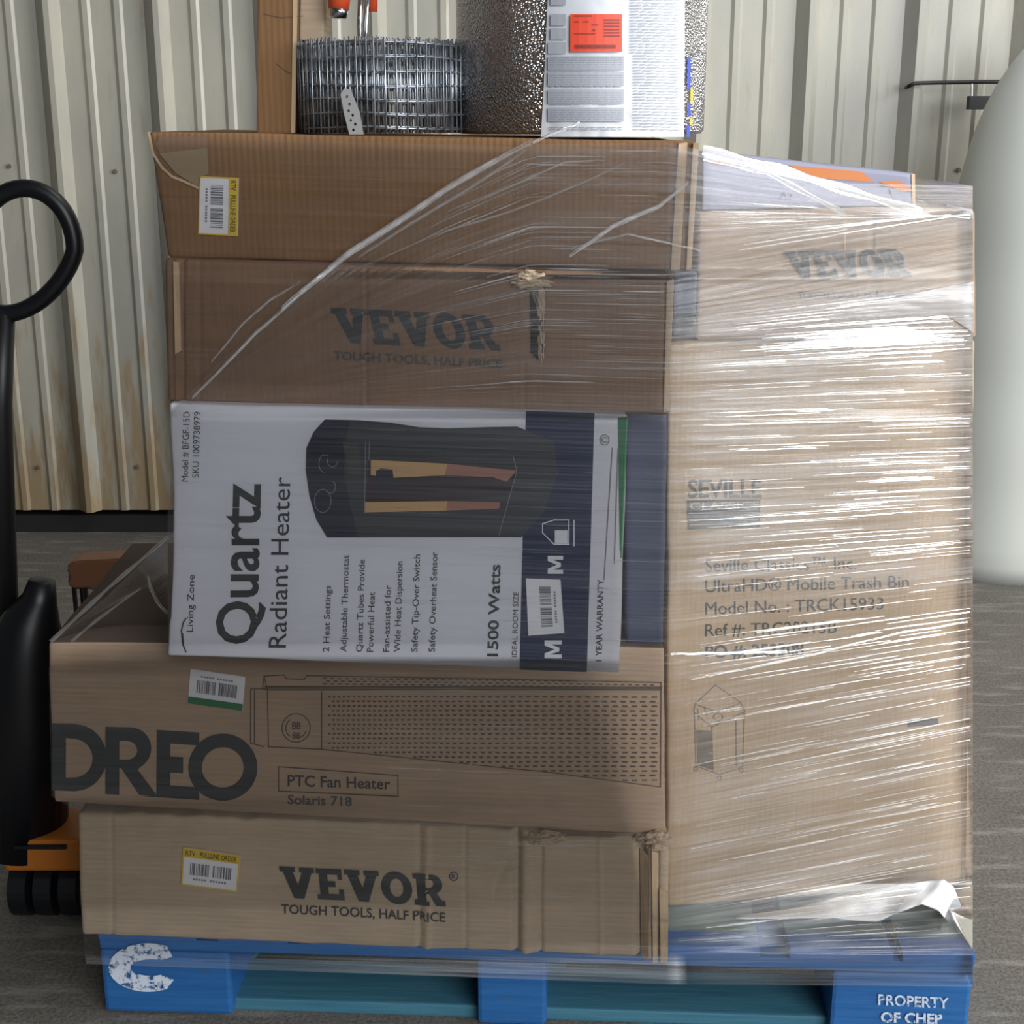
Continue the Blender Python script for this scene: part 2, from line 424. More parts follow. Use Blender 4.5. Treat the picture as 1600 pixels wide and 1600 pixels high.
# ------------------------------------------------------------------ carton builder
def carton(name, label, cat, q, Yl, Yr, depth, m, disp=None, nu=40, nw=12, r=.004, group=None, wob=.0012, seed=0, side=None, warp=None, inx=-.015, topm=None):
    """q = photo corners tl,tr,br,bl of the front panel; Yl, Yr its distance at either end"""
    def dd(px, py):
        v = noise.noise(Vector((px * .006, py * .008, seed * 3.7))) * wob * 1.6 + noise.noise(Vector((px * .02, py * .025, seed + 9))) * wob * .5
        if disp: v += disp(px, py)
        return v
    f = Face(q[3][0], q[3][1], Yl, q[2][0], q[2][1], Yr, dd)
    W = 1.0 * (q[1][0] - q[0][0]) / 1200; Hh = (q[3][1] - q[0][1]) / 1200
    def ticks(n, size): 
        e = min(.3, r / size); return [0, e] + [e + (1 - 2 * e) * i / n for i in range(1, n)] + [1 - e, 1]
    U = ticks(nu, W); Wt = ticks(nw, Hh); V = ticks(4, depth)
    vid = {}; vs = []; fs = []
    def vert(i, j, k):                    # u, v(depth), w(up)
        key = (i, j, k)
        if key in vid: return vid[key]
        u, v, w = U[i], V[j], Wt[k]
        px, py = bil(q, u, w)
        if warp: px, py = warp(px, py, u, w)
        p = f.hit(px, py) + Vector((inx, 1, 0)) * (depth * v)
        if v > .5: p += f.n * dd(px, py)
        eu = -1 if i == 0 else (1 if i == len(U) - 1 else 0); ev = 1 if j == 0 else (-1 if j == len(V) - 1 else 0); ew = -1 if k == 0 else (1 if k == len(Wt) - 1 else 0)
        cnt = (eu != 0) + (ev != 0) + (ew != 0)
        if cnt > 1:
            p -= (f.t * eu + f.n * ev + Vector((0, 0, 1)) * ew) * r * (.3 if cnt == 2 else .42)
        p += Vector((noise.noise(p * 14 + Vector((seed, 0, 0))), 0, noise.noise(p * 11 + Vector((0, seed, 5))))) * .0012
        vid[key] = len(vs); vs.append(p); return vid[key]
    nU, nV, nW = len(U) - 1, len(V) - 1, len(Wt) - 1
    mi = []
    for i in range(nU):
        for k in range(nW):
            fs.append((vert(i, 0, k), vert(i + 1, 0, k), vert(i + 1, 0, k + 1), vert(i, 0, k + 1))); mi.append(0)
            fs.append((vert(i + 1, nV, k), vert(i, nV, k), vert(i, nV, k + 1), vert(i + 1, nV, k + 1))); mi.append(0)
        for j in range(nV):
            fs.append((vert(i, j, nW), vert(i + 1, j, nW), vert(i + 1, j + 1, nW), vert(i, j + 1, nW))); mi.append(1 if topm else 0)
            fs.append((vert(i, j + 1, 0), vert(i + 1, j + 1, 0), vert(i + 1, j, 0), vert(i, j, 0))); mi.append(0)
    for j in range(nV):
        for k in range(nW):
            fs.append((vert(0, j + 1, k), vert(0, j, k), vert(0, j, k + 1), vert(0, j + 1, k + 1))); mi.append(0)
            fs.append((vert(nU, j, k), vert(nU, j + 1, k), vert(nU, j + 1, k + 1), vert(nU, j, k + 1))); mi.append(0)
    lo = min(v.z for v in vs); cx = sum(v.x for v in vs) / len(vs); cy = sum(v.y for v in vs) / len(vs)
    root = thing(name, label, cat, (cx, cy, lo), group)
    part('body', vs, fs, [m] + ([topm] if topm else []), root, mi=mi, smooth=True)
    return root, f
def crease(px, x0, w, amp):               # a vertical fold line
    return amp * math.exp(-((px - x0) / w) ** 2)

# ================================================================== THE SETTING
WY = 2.45
fl = MB(); fl.box(-7, 8, -9, 6, -.1, 0); o = fl.build('floor', M['floor']); o['kind'] = 'structure'
ce = MB(); ce.box(-4.5, 6.5, -5.6, 3.2, 4.6, 4.7); o = ce.build('ceiling', M['shell']); o['kind'] = 'structure'
wl = MB(); wl.box(-4.6, -4.5, -5.6, 3.2, 0, 4.6); o = wl.build('wall_left', M['shell']); o['kind'] = 'structure'
wr = MB(); wr.box(6.5, 6.6, -5.6, 3.2, 0, 4.6); o = wr.build('wall_right', M['shell']); o['kind'] = 'structure'
wf = MB(); wf.box(-4.5, 1.6, -5.75, -5.6, 0, 4.6); wf.box(6.0, 6.5, -5.75, -5.6, 0, 4.6); wf.box(1.6, 6.0, -5.75, -5.6, 4.2, 4.6)
o = wf.build('wall_front', M['shell']); o['kind'] = 'structure'
# back wall of ribbed steel sheets, bolted to rails
wb = MB(); wb.box(-4.5, 6.5, WY + .06, WY + .12, .0, 4.6)
wb.box(-4.5, 6.5, WY + .01, WY + .06, 0.0, .055)
wall = wb.build('wall_back', M['dark']); wall['kind'] = 'structure'
PITCHX = .305
def profile(n):
    P = []
    for i in range(n):
        x = i * PITCHX
        P += [(x, 0), (x - .002 + .034, -.036), (x + .048, -.036), (x + .070, 0),
              (x + .122, 0), (x + .132, -.006), (x + .147, -.006), (x + .155, 0),
              (x + .212, 0), (x + .222, -.006), (x + .238, -.006), (x + .246, 0)]
    P.append((n * PITCHX, 0)); return P
px0 = at(231, 100, WY).x
start = px0 - PITCHX * 12
for s in range(12):
    P = profile(3); X0 = start + s * 3 * PITCHX
    if X0 < -4.6 or X0 > 6.3: continue
    vs = []; fs = []
    for z in (.075, 4.58):
        vs += [Vector((X0 + x, WY + y - (.0008 if s % 2 else 0), z)) for x, y in P]
    n = len(P)
    vs += [v + Vector((0, .0015, 0)) for v in vs]
    for i in range(n - 1):
        fs.append((i, i + 1, n + i + 1, n + i)); fs.append((2 * n + i + 1, 2 * n + i, 3 * n + i, 3 * n + i + 1))
        fs.append((i + 1, i, 2 * n + i, 2 * n + i + 1)); fs.append((n + i, n + i + 1, 3 * n + i + 1, 3 * n + i))
    pn = part('metal_panel', vs, fs, M['wall'], wall)
    sc = MB()
    for k in range(3):
        for (sx, z) in ((.19, .22), (.19, 1.10), (.19, 2.2)):
            c = (X0 + k * PITCHX + sx, WY - .003, z + random.uniform(-.01, .01))
            sc.tube([(c[0], c[1] + .002, c[2]), (c[0], c[1] - .004, c[2]), (c[0], c[1] - .0041, c[2])], [.007, .006, .003], 8)
    part('screw', sc.v, sc.f, M['ink_thin'], pn)['kind'] = 'stuff'

# ================================================================== PALLET
PL = Vector((-.583, .05, 0)); PR = Vector((.632, -.012, 0)); PT = (PR - PL).normalized(); yaw = math.atan2(PT.y, PT.x); PW = (PR - PL).length
pallet = thing('wooden_pallet', 'blue painted wooden block pallet under the wrapped cartons', 'pallet', PL)
pallet.rotation_euler = (0, 0, yaw)
def ppart(name, x0, x1, y0, y1, z0, z1, m, bev=.003):
    b_ = MB(); b_.box(x0, x1, y0, y1, z0, z1, None, bev)
    me = bpy.data.meshes.new(name); me.from_pydata(b_.v, [], b_.f); me.materials.append(m)
    o = bpy.data.objects.new(name, me); COL.objects.link(o); o.parent = pallet; return o
PD = 1.0
ppart('bottom_board', .012, PW, .02, .12, 0, .02, M['teal']); ppart('bottom_board', .012, PW, PD - .12, PD - .02, 0, .02, M['teal'])
ppart('bottom_board', .10, .19, .12, PD - .12, 0, .02, M['teal']); ppart('bottom_board', PW / 2 - .05, PW / 2 + .05, .12, PD - .12, 0, .02, M['teal']); ppart('bottom_board', PW - .13, PW - .02, .12, PD - .12, 0, .02, M['teal'])
for y0 in (0.0, PD / 2 - .07, PD - .14):
    for (a, c) in ((.0, .185), (.535, .632), (PW - .19, PW)):
        ppart('block', a, c, y0 + .002, y0 + .14, .0205 if y0 else .004, .1055, M['blue'], .006)
for y0 in (0.004, PD / 2 - .05, PD - .1): ppart('stringer_board', .0, PW, y0, y0 + .11, .106, .123, M['blue'], .002)
for (a, c) in ((0, .14), (.17, .27), (.30, .40), (.43, .53), (.56, .66), (.69, .79), (.775 + .02, .925 - .0), (.965, 1.105), (1.118, PW)):
    ppart('deck_board', a, c, .0, PD, .1235, .14, M['deck'], .002)
# stencilled marks on the corner blocks
class PF:                                  # front of the pallet as a printable face
    pass
pf = Face(0, 1500, .0, 1, 1500, .0); pf.o = PL.copy(); pf.t = PT; pf.n = Vector((PT.y, -PT.x, 0)); pf.disp = None
def palprint(o):                          # pallet is yawed: bring the flat print into its local frame
    Rm = Matrix.Rotation(-yaw, 4, 'Z')
    for v in o.data.vertices: v.co = Rm @ v.co
    return o
palprint(poly([arc(232, 1511, 62, 38, 62, 298, 26) + [(270, 1494)] + arc(236, 1511, 32, 13, 300, 60, 16) + [(272, 1530)]], pf, M['wornwhite'], pallet, 'stencil_mark', .0012))
palprint(text('PROPERTY', pf, (1372, 1569), (1482, 1575), (1372, 1553), M['wornwhite'], pallet, .02, .0012, 'stencil_mark'))
palprint(text('OF CHEP', pf, (1376, 1596), (1472, 1599), (1376, 1581), M['wornwhite'], pallet, .03, .0012, 'stencil_mark'))

# ================================================================== CARTONS OF THE LEFT STACK
def d_low(px, py):
    v = crease(px, 655, 4, -.002) + crease(px, 668, 5, .0018) + crease(px, 727, 2.5, -.0014) + crease(px, 808, 5, -.005) + crease(px, 822, 9, .003) + crease(px, 845, 3, -.003) + crease(px, 938, 3, .0012)
    v += crease(px, 1003, 7, -.007) + crease(px, 1015, 3, .003) + crease(px, 1026, 3, -.004) + crease(px, 175, 3, -.0012)
    if py < 1335: v += crease(px, 850, 24, .004) * math.exp(-((py - 1305) / 18) ** 2) * (1 + noise.noise(Vector((px * .15, py * .2, 1)))) 
    k = abs((py - 1330) - (800 - px) * 2.2) / 12.0
    if 770 < px < 805: v += -.0015 * math.exp(-k * k)
    return v * 1.7
def w_low(px, py, u, w):
    if w > .97: py += 4 * noise.noise(Vector((px * .03, 0, 2))) + (7 * math.exp(-((px - 915) / 50) ** 2)) - 5 * math.exp(-((px - 1030) / 14) ** 2)
    if w < .03: py += 2 * noise.noise(Vector((px * .02, 0, 7)))
    return px, py
q = [(122, 1268), (1046, 1307), (1043, 1499), (126, 1461)]
low, f_low = carton('cardboard_carton', 'long light tan carton at the bottom of the stack, directly on the blue pallet', 'carton', q, .035, -.023, .42, M['card_low'], d_low, 320, 20, .005, None, .0016, 4, warp=w_low)
slab(f_low, (441, 1401), (697, 1416), (437, 1352), M['ink'], low, .0022)
text('TOUGH TOOLS, HALF PRICE', f_low, (440, 1426), (696, 1440), (440, 1412), M['ink'], low, .012, .0022)
lines([arc(709, 1369, 6.5, 6.5, 0, 360, 20)], f_low, M['ink'], low, 1.4, .0012, 'registered_mark'); text('R', f_low, (706, 1373), (712, 1373), (706, 1365), M['ink'], low, .0, .0012, 'registered_mark')
sticker([(287, 1323), (377, 1335), (372, 1392), (284, 1381)], f_low, low, True, M['yellow'], ('RTV', 'PULLLINE ORDER'), 3, 'white barcode sticker with a yellow strip along its top', off=.0022)
# crushed corner rolls of cardboard
def crumple(name, cx, cy, Yp, rx, rz, m, parent, seed, rd=.012):
    bm = bmesh.new(); bmesh.ops.create_icosphere(bm, subdivisions=4, radius=1)
    c = at(cx, cy, Yp); vs = []
    for v in bm.verts:
        p = v.co; n_ = noise.noise(Vector((p.x * 2.2, p.y * 2, p.z * 5)) + Vector((seed, 0, 0))) * .45 + noise.noise(p * 7 + Vector((0, seed, 0))) * .22
        p = p * (1 + n_); vs.append(c + Vector((p.x * rx, p.y * rd, p.z * rz)))
    fs = [tuple(v.index for v in f.verts) for f in bm.faces]; bm.free()
    return part(name, vs, fs, m, parent, smooth=False)
crumple('crushed_edge', 851, 1309, -.017, .026, .008, M['card_low'], low, 3)
crumple('crushed_edge', 1028, 1312, -.027, .018, .011, M['card_low'], low, 8)
crumple('crushed_edge', 1008, 1308, -.018, .014, .006, M['card_low'], low, 11)
# torn flaps layered at the right end
for (x0, x1, yt, yb, o_) in ((1000, 1013, 1330, 1500, .004), (1018, 1029, 1325, 1503, .005), (1030, 1044, 1385, 1500, .007)):
    pts = [f_low.hit(x, y, o_ + random.uniform(0, .002)) for x, y in ((x0, yt), (x1, yt + 6), (x1 - 1, yb), (x0 + 2, yb - 2))]
    bk = [p - f_low.n * .004 for p in pts]
    part('torn_flap', pts + bk, [(0, 3, 2, 1), (4, 5, 6, 7), (0, 1, 5, 4), (1, 2, 6, 5), (2, 3, 7, 6), (3, 0, 4, 7)], M['card_edge'], low)

def d_dreo(px, py):
    return crease(px, 101, 2.5, -.0012) + crease(py, 1200, 60, .0008)
q = [(75, 1003), (1038, 1012), (1041, 1306), (84, 1254)]
def w_dreo(px, py, u, w):
    if w < .12 and u < .02: px += 7 * (.12 - w) / .12
    if w > .97 and u < .3: py += (u) * 30 - 1
    return px, py
q[0] = (75, 1002)
dreo, f_dr = carton('cardboard_carton', 'long tan heater carton with huge dark lettering, lying second from the bottom', 'carton', q, .036, -.021, .44, M['card_dreo'], d_dreo, 60, 20, .004, None, .001, 3, topm=cardboard('cardboard_shaded_top', (84, 72, 64), 'x', .4, 8))  # top panel coloured darker to stand in for the shade behind the stack
Dp = [(82, 1130), (118, 1131)] + arc(117, 1183.5, 50, 52, -88, 88, 20) + [(118, 1236), (82, 1234)]
Dh = [(103, 1153), (116, 1154)] + arc(116, 1184.5, 29, 30, -88, 88, 16) + [(103, 1215)]
Rp = [(165, 1135), (197, 1136)] + arc(203, 1169, 34, 33, -90, 62, 14) + [(216, 1202), (245, 1240), (245, 1242), (218, 1241), (190, 1200), (187, 1199), (187, 1241), (165, 1240)]
Rh = [(187, 1157), (198, 1157)] + arc(199, 1172, 16, 14.5, -88, 88, 10) + [(187, 1186)]
Ep = [(245, 1140), (312, 1144), (312, 1164), (267, 1161), (267, 1181), (287, 1182), (287, 1207), (267, 1206), (267, 1226), (312, 1229), (312, 1249), (222, 1243), (245, 1241)]
for rg in ([Dp, Dh], [Rp, Rh], [Ep], [arc(349, 1198, 54, 52.5, 0, 352, 44), arc(349, 1198, 32.5, 31.5, 0, 352, 44)]):
    poly(rg, f_dr, M['ink'], dreo, 'lettering', .0009 + .00012 * len(rg[0]) / 40)
lines([[(436, 1197), (622, 1211), (622, 1244), (436, 1235), (436, 1197)]], f_dr, M['ink_brown'], dreo, 1.6, name='text_frame')
text('PTC Fan Heater', f_dr, (450, 1227), (610, 1233), (450, 1210), M['ink'], dreo, .015)
text('Solaris 718', f_dr, (450, 1255), (550, 1259), (450, 1241), M['ink_soft'], dreo, .02)
lines([[(412, 1166), (392, 1160), (392, 1076), (410, 1076), (413, 1056), (444, 1054), (448, 1060), (476, 1061), (480, 1055), (1033, 1066), (1032, 1229), (850, 1205), (503, 1170), (420, 1166), (418, 1078), (411, 1076)],
       [(398, 1078), (398, 1160)], [(503, 1080), (503, 1170)], [(413, 1056), (418, 1078), (1034, 1076)], [(418, 1073), (1034, 1073)], arc(463, 1137, 22, 22, 0, 360, 30), arc(463, 1137, 16, 16, 20, 70, 5), arc(463, 1137, 16, 16, 130, 230, 8)],
      f_dr, M['ink_brown'], dreo, 1.5)
poly([[(412, 1071), (1034, 1073), (1034, 1079), (412, 1077)]], f_dr, M['ink_thin'], dreo, 'print_block', .0006)
text('88', f_dr, (456, 1139), (470, 1139), (456, 1128), M['ink_brown'], dreo, .02); text('88', f_dr, (457, 1154), (469, 1154), (457, 1144), M['ink_brown'], dreo, .02)
pts = []; fs = []
for r_ in range(20):
    y = 1087 + r_ * 7.2
    c_ = 0; x = 513 + (r_ % 2) * 6
    while x < 1026:
        w = 4 + 4.5 * (x - 513) / 500; yy = y + (x - 513) * .001
        if yy < 1168 + (x - 503) * .112 - 3:
            k = len(pts); pts += [(x, yy), (x + w, yy + .1), (x + w, yy + 2.6), (x, yy + 2.5)]; fs.append((k, k + 1, k + 2, k + 3))
        x += w * 1.85
for r_ in range(3):
    x = 505 + (r_ % 2) * 5
    while x < 1020:
        yy = 1058.5 + r_ * 4.2 + (x - 505) * .012
        k = len(pts); pts += [(x, yy), (x + 6, yy + .1), (x + 6, yy + 2), (x, yy + 1.9)]; fs.append((k, k + 1, k + 2, k + 3)); x += 11.5
o = printpx('vent_holes_print', pts, fs, f_dr, M['ink_brown'], dreo, .0008); o['kind'] = 'stuff'
sticker([(298, 1045), (384, 1057), (379, 1110), (294, 1098)], f_dr, dreo, True, M['green'], None, 5, 'white barcode sticker with a green strip along its bottom', top=False)

# navy carton standing behind the white one
q = [(979, 642), (1044, 643), (1036, 1006), (979, 1005)]
nav, f_nav = carton('navy_carton', 'dark navy carton behind the right end of the white heater box', 'carton', q, -.005, -.008, .3, M['navy_side'], None, 10, 14, .003, None, .001, 12)
# white heater carton
def d_q(px, py):
    return crease(px, 272, 3, -.0006) + crease(px, 328, 2, -.0007) + .0012 * math.exp(-((py - 840) / 5) ** 2) * (1 if px < 700 else 0) + crease(px, 976, 3, -.0008)
def w_q(px, py, u, w):
    if u < .02: px += 8 * math.sin(max(0, w) * 3.14159) * (1 if w > .15 else .4) + (0)
    return px, py
q = [(264, 630), (981, 648), (968, 1052), (262, 1025)]
qz, f_q = carton('heater_box', 'glossy white radiant heater box with a navy band, third from the bottom', 'carton', q, -.025, -.104, .27, M['quartz'], d_q, 60, 34, .003, None, .0007, 13, warp=w_q)
poly([[(822, 642), (929, 645), (917, 1050), (812, 1046)]], f_q, M['navy'], qz, 'print_block', .0007)
hs = [(508, 655), (560, 656), (610, 660), (655, 667), (700, 669), (760, 667), (808, 666), (866, 690), (872, 740), (850, 800), (815, 839), (512, 839)] + [(495, 812), (484, 775), (478, 735), (479, 700), (490, 675)]
poly([hs], f_q, M['charcoal'], qz, 'heater_picture', .0010)
poly([[(508, 656), (548, 657), (540, 690), (538, 740), (548, 790), (560, 838), (514, 838), (496, 812), (485, 775), (479, 735), (480, 700), (491, 675)]], f_q, M['charcoal_dark'], qz, 'heater_picture', .0013)
poly([[(536, 690), (562, 692), (566, 745), (545, 742)]], f_q, M['print_grey'], qz, 'heater_picture', .0014).data.materials[0] = M['ink_soft']
poly([[(576, 718), (808, 734), (795, 775), (572, 790)]], f_q, M['maroon'], qz, 'heater_picture', .0013)
poly([[(580, 718), (700, 724), (695, 742), (614, 746), (580, 742)]], f_q, M['gold'], qz, 'heater_picture', .0016)
poly([[(700, 724), (808, 735), (792, 752), (770, 745), (695, 742)]], f_q, M['copper'], qz, 'heater_picture', .0016)
poly([[(571, 784), (700, 782), (698, 797), (571, 800)]], f_q, M['gold'], qz, 'heater_picture', .0016)
poly([[(700, 782), (782, 784), (780, 794), (698, 797)]], f_q, M['copper'], qz, 'heater_picture', .0016)
poly([[(588, 735), (596, 731), (614, 733), (618, 764), (588, 764)]], f_q, M['charcoal_dark'], qz, 'heater_picture', .0019)
lines([[(572, 690), (570, 800)], [(578, 690), (577, 718)], arc(505, 782, 13, 18, 0, 360, 20), arc(517, 760, 8, 10, -60, 140, 10), arc(508, 724, 9, 14, 100, 300, 12), arc(520, 720, 8, 9, 0, 200, 10), [(808, 735), (780, 835)], [(808, 735), (802, 712)]], f_q, M['print_grey'], qz, 1.2, .0016)
def rt(s, x0, x1, y0, y1, m, bold=.0, off=.0010):       # reads upwards; x0 cap top, x1 baseline, y1 start, y0 end
    k = -.03 * (y0 - y1)
    text(s, f_q, (x1, y1), (x1 + k * .9, y0), (x0, y1), m, qz, bold, off)
rt('Quartz', 339, 400, 755, 1006, M['ink'], .018)
rt('Radiant Heater', 420, 447, 745, 1012, M['ink'], .0)
rt('Living Zone', 292, 302, 898, 987, M['ink'], .0)
lines([[(291, 1018), (286, 1005), (284, 985), (287, 972), (291, 966)], [(291, 1018), (287, 1008), (286, 990)]], f_q, M['ink'], qz, 2.2, .0011, 'swoosh_mark')
rt('Model # BFGF-15D', 284, 294, 643, 752, M['ink_soft'])
rt('SKU 1009738979', 301, 311, 643, 746, M['ink_soft'])
for s, x, y0 in (('2 Heat Settings', 505, 915), ('Adjustable Thermostat', 532, 867), ('Quartz Tubes Provide', 557, 874), ('Powerful Heat', 574, 925), ('Fan-assisted for', 599, 914), ('Wide Heat Dispersion', 616, 877), ('Safety Tip-Over Switch', 643, 866), ('Safety Overheat Sensor', 670, 862)):
    rt(s, x, x + 9.5, y0, 1018, M['ink_soft'], .006)
rt('1500 Watts', 762, 778, 882, 1025, M['ink'], .018)
rt('IDEAL ROOM SIZE', 800, 808, 925, 1026, M['ink_soft'])
MG = [(0, 0), (0, 1), (.28, 1), (.5, .42), (.72, 1), (1, 1), (1, 0), (.78, 0), (.78, .66), (.6, .14), (.4, .14), (.22, .66), (.22, 0)]
for (x0, x1, y0, y1) in ((851, 878, 1000, 1028), (856, 880, 868, 896)):
    poly([[(x1 - b_ * (x1 - x0), y1 - a_ * (y1 - y0)) for a_, b_ in MG]], f_q, M['white_print'], qz, 'lettering', .0013)
lines([[(889, 812), (889, 850), (866, 850), (848, 832), (848, 818), (866, 812), (889, 812)], [(897, 813), (897, 852)]], f_q, M['white_print'], qz, 1.6, .0012, 'house_mark')
poly([[(867, 828), (887, 828), (887, 849), (867, 849)]], f_q, M['white_print'], qz, 'house_mark', .0012)
rt('1 YEAR WARRANTY', 931, 940, 905, 1033, M['ink'], .01)
poly([[(966, 652), (979, 652), (970, 860), (969, 860)]], f_q, M['green_light'], qz, 'colour_strip', .0012).data.materials[0] = M['green']
lines([[(980, 652), (971, 870)]], f_q, M['green_light'], qz, 2.2, .0016, 'colour_strip')
lines([arc(945, 687, 7, 8, 0, 360, 18), arc(945, 687, 4, 4, 40, 320, 8), [(957, 700), (944, 905)], [(966, 700), (960, 880)]], f_q, M['print_grey'], qz, 1.4, .0011)
sticker([(822, 903), (876, 905), (882, 988), (826, 992)][::1] if 0 else [(826, 992), (822, 903), (876, 905), (882, 988)], f_q, qz, False, None, None, 9, 'torn cream barcode sticker on the navy band', off=.0020)

# carton with a torn slot, above the white box
def d_mid(px, py):
    v = crease(px, 572, 2.2, -.0014) + crease(px, 567, 2, .0008) + crease(px, 820, 2.5, -.0014) + crease(px, 277, 3, .002) + crease(px, 286, 3, -.003) + crease(px, 312, 4, -.001)
    if 426 < py < 560: v += crease(px, 836, 8, -.010)
    elif py <= 426: v += crease(px, 830, 26, .003) * (1 + noise.noise(Vector((px * .1, py * .1, 0))))
    v += crease(px, 1040, 4, -.002)
    return v * 1.5
q = [(258, 404), (1052, 430), (1044, 650), (262, 627)]
mid, f_mid = carton('cardboard_carton', 'brown carton with a torn dark slot, resting on the white heater box', 'carton', q, -.014, -.09, .36, M['card_mid'], d_mid, 300, 34, .004, None, .0014, 2)
slab(f_mid, (530, 534), (783, 547), (517, 480), M['ink'], mid, .002)
text('TOUGH TOOLS, HALF PRICE', f_mid, (523, 561), (785, 575), (523, 548), M['ink_soft'], mid, .012, .002)
poly([[(828, 452), (834, 446), (842, 452), (848, 500), (849, 552), (838, 558), (829, 552)]], f_mid, M['black'], mid, 'torn_slot', .0035)
crumple('torn_edge', 832, 438, -.072, .022, .010, M['card_low'], mid, 21, .008)
crumple('torn_edge', 845, 476, -.070, .005, .024, M['card_low'], mid, 25, .006)
crumple('torn_edge', 846, 530, -.070, .004, .026, M['card_low'], mid, 28, .005)
sp = [f_mid.hit(x, y, .004) for x, y in ((1042, 440), (1053, 436), (1045, 640), (1037, 645))]; bk = [p - f_mid.n * .006 for p in sp]
part('corner_flap', sp + bk, [(0, 3, 2, 1), (4, 5, 6, 7), (0, 1, 5, 4), (1, 2, 6, 5), (2, 3, 7, 6), (3, 0, 4, 7)], M['card_edge'], mid)
sp = [f_mid.hit(x, y, .004) for x, y in ((273, 408), (281, 409), (284, 548), (277, 552))]; bk = [p - f_mid.n * .004 for p in sp]
part('corner_flap', sp + bk, [(0, 3, 2, 1), (4, 5, 6, 7), (0, 1, 5, 4), (1, 2, 6, 5), (2, 3, 7, 6), (3, 0, 4, 7)], M['card_edge'], mid)

# top carton
def d_top(px, py):
    v = crease(px, 800, 3, -.0012) + crease(px, 440, 2, -.0006) + crease(px, 1064, 3, .0015) + crease(px, 1076, 4, -.004) + crease(px, 585, 2, -.0006)
    v += -.006 * math.exp(-((px - 240) / 16) ** 2) * max(0, (py - 230) / 180)
    return v
q = [(232, 206), (1090, 222), (1078, 422), (262, 403)]
top, f_top = carton('cardboard_carton', 'plain reddish brown carton on top of the left stack, with a taped corner', 'carton', q, -.005, -.058, .46, M['card_top'], d_top, 200, 20, .004, None, .0014, 1)
poly([[(250, 240), (325, 231), (327, 272), (312, 277), (311, 292), (275, 270)]], f_top, M['tape'], top, 'tape', .0026)
poly([[(250, 212), (327, 213), (325, 231), (250, 240), (244, 226)]], f_top, M['card_mid'], top, 'worn_patch', .0016)
pe = [(234, 208), (240, 240), (254, 262), (270, 276), (290, 284), (310, 293)]
lines([pe], f_top, M['card_edge'], top, 4, .0022, 'torn_edge')
sticker([(373, 278), (372, 369), (310, 366), (313, 275)], f_top, top, True, M['yellow'], ('RTV', 'PULLLINE ORDER'), 14, 'white barcode sticker turned upright with a yellow strip on its right')
for (xa, xb, xc, xd) in ((1060, 1074, 1062, 1048), (1083, 1092, 1080, 1072)):
    sp = [f_top.hit(x, y, .004) for x, y in ((xa, 224), (xb, 223), (xc, 420), (xd, 422))]; bk = [p - f_top.n * .006 for p in sp]
    part('corner_flap', sp + bk, [(0, 3, 2, 1), (4, 5, 6, 7), (0, 1, 5, 4), (1, 2, 6, 5), (2, 3, 7, 6), (3, 0, 4, 7)], M['card_edge'], top)
ZT = f_top.hit(600, 212).z + .001

# ================================================================== RIGHT STACK
def d_sev(px, py): return crease(px, 1500, 4, -.002) + crease(px, 1158, 3, -.0006)
q = [(1043, 535), (1524, 531), (1509, 1381), (1043, 1418)]
sev, f_s = carton('trash_bin_carton', 'tall pale cardboard carton with printed bin drawing, right of the left stack', 'carton', q, .10, .15, .44, M['card_sev'], d_sev, 40, 60, .004, None, .0012, 5)
text('SEVILLE', f_s, (1075, 777), (1190, 777), (1075, 750), M['ink_soft'], sev, .02)
poly([[(1073, 782), (1188, 781), (1188, 824), (1074, 828)]], f_s, M['ink_soft'], sev, 'print_block', .0006)
text('CLASSICS', f_s, (1078, 796), (1186, 795), (1078, 785), M['card_sev'], sev, .0, .0012)
lines([[(1076, 802), (1186, 801)], [(1078, 812), (1184, 811)], [(1078, 820), (1184, 818)]], f_s, M['card_sev'], sev, 1.6, .0012)
for s, xe, bl_, br_, b_ in (('Seville Classics\u2122 Inc.', 1338, 893, 889, .0), ('UltraHD\u00ae Mobile Trash Bin', 1420, 925, 918, .0), ('Model No. : TRCK15933', 1380, 960, 952, .0), ('Ref #: TRC20215B', 1307, 994, 989, .0), ('PO #: 253308', 1256, 1028, 1024, .02)):
    text(s, f_s, (1102, bl_), (xe, br_), (1102, bl_ - 19), M['ink'], sev, b_)
lines([[(1086, 1100), (1118, 1070), (1158, 1098), (1120, 1112), (1086, 1100)], [(1086, 1100), (1084, 1112), (1112, 1136), (1164, 1112), (1158, 1098)], [(1085, 1114), (1087, 1196), (1124, 1210), (1160, 1198), (1163, 1114)], [(1112, 1136), (1114, 1204)], [(1090, 1108), (1092, 1124)], [(1100, 1104), (1104, 1118)], arc(1122, 1120, 7, 6, 0, 360, 14), arc(1087, 1201, 3, 3, 0, 360, 8), arc(1158, 1203, 3, 3, 0, 360, 8), arc(1124, 1215, 3, 3, 0, 360, 8), [(1150, 1126), (1150, 1196)]], f_s, M['ink_thin'], sev, 1.3)
poly([[(1088, 1140), (1112, 1142), (1114, 1203), (1089, 1195)]], f_s, M['ink_thin'], sev, 'print_block', .0006)
poly([[(1418, 1126), (1466, 1122), (1466, 1132), (1418, 1136)]], f_s, M['ink_soft'], sev, 'print_block', .0006)
lines([[(1516, 545), (1505, 1370)]], f_s, M['card_edge'], sev, 5, .002, 'corner_flap')

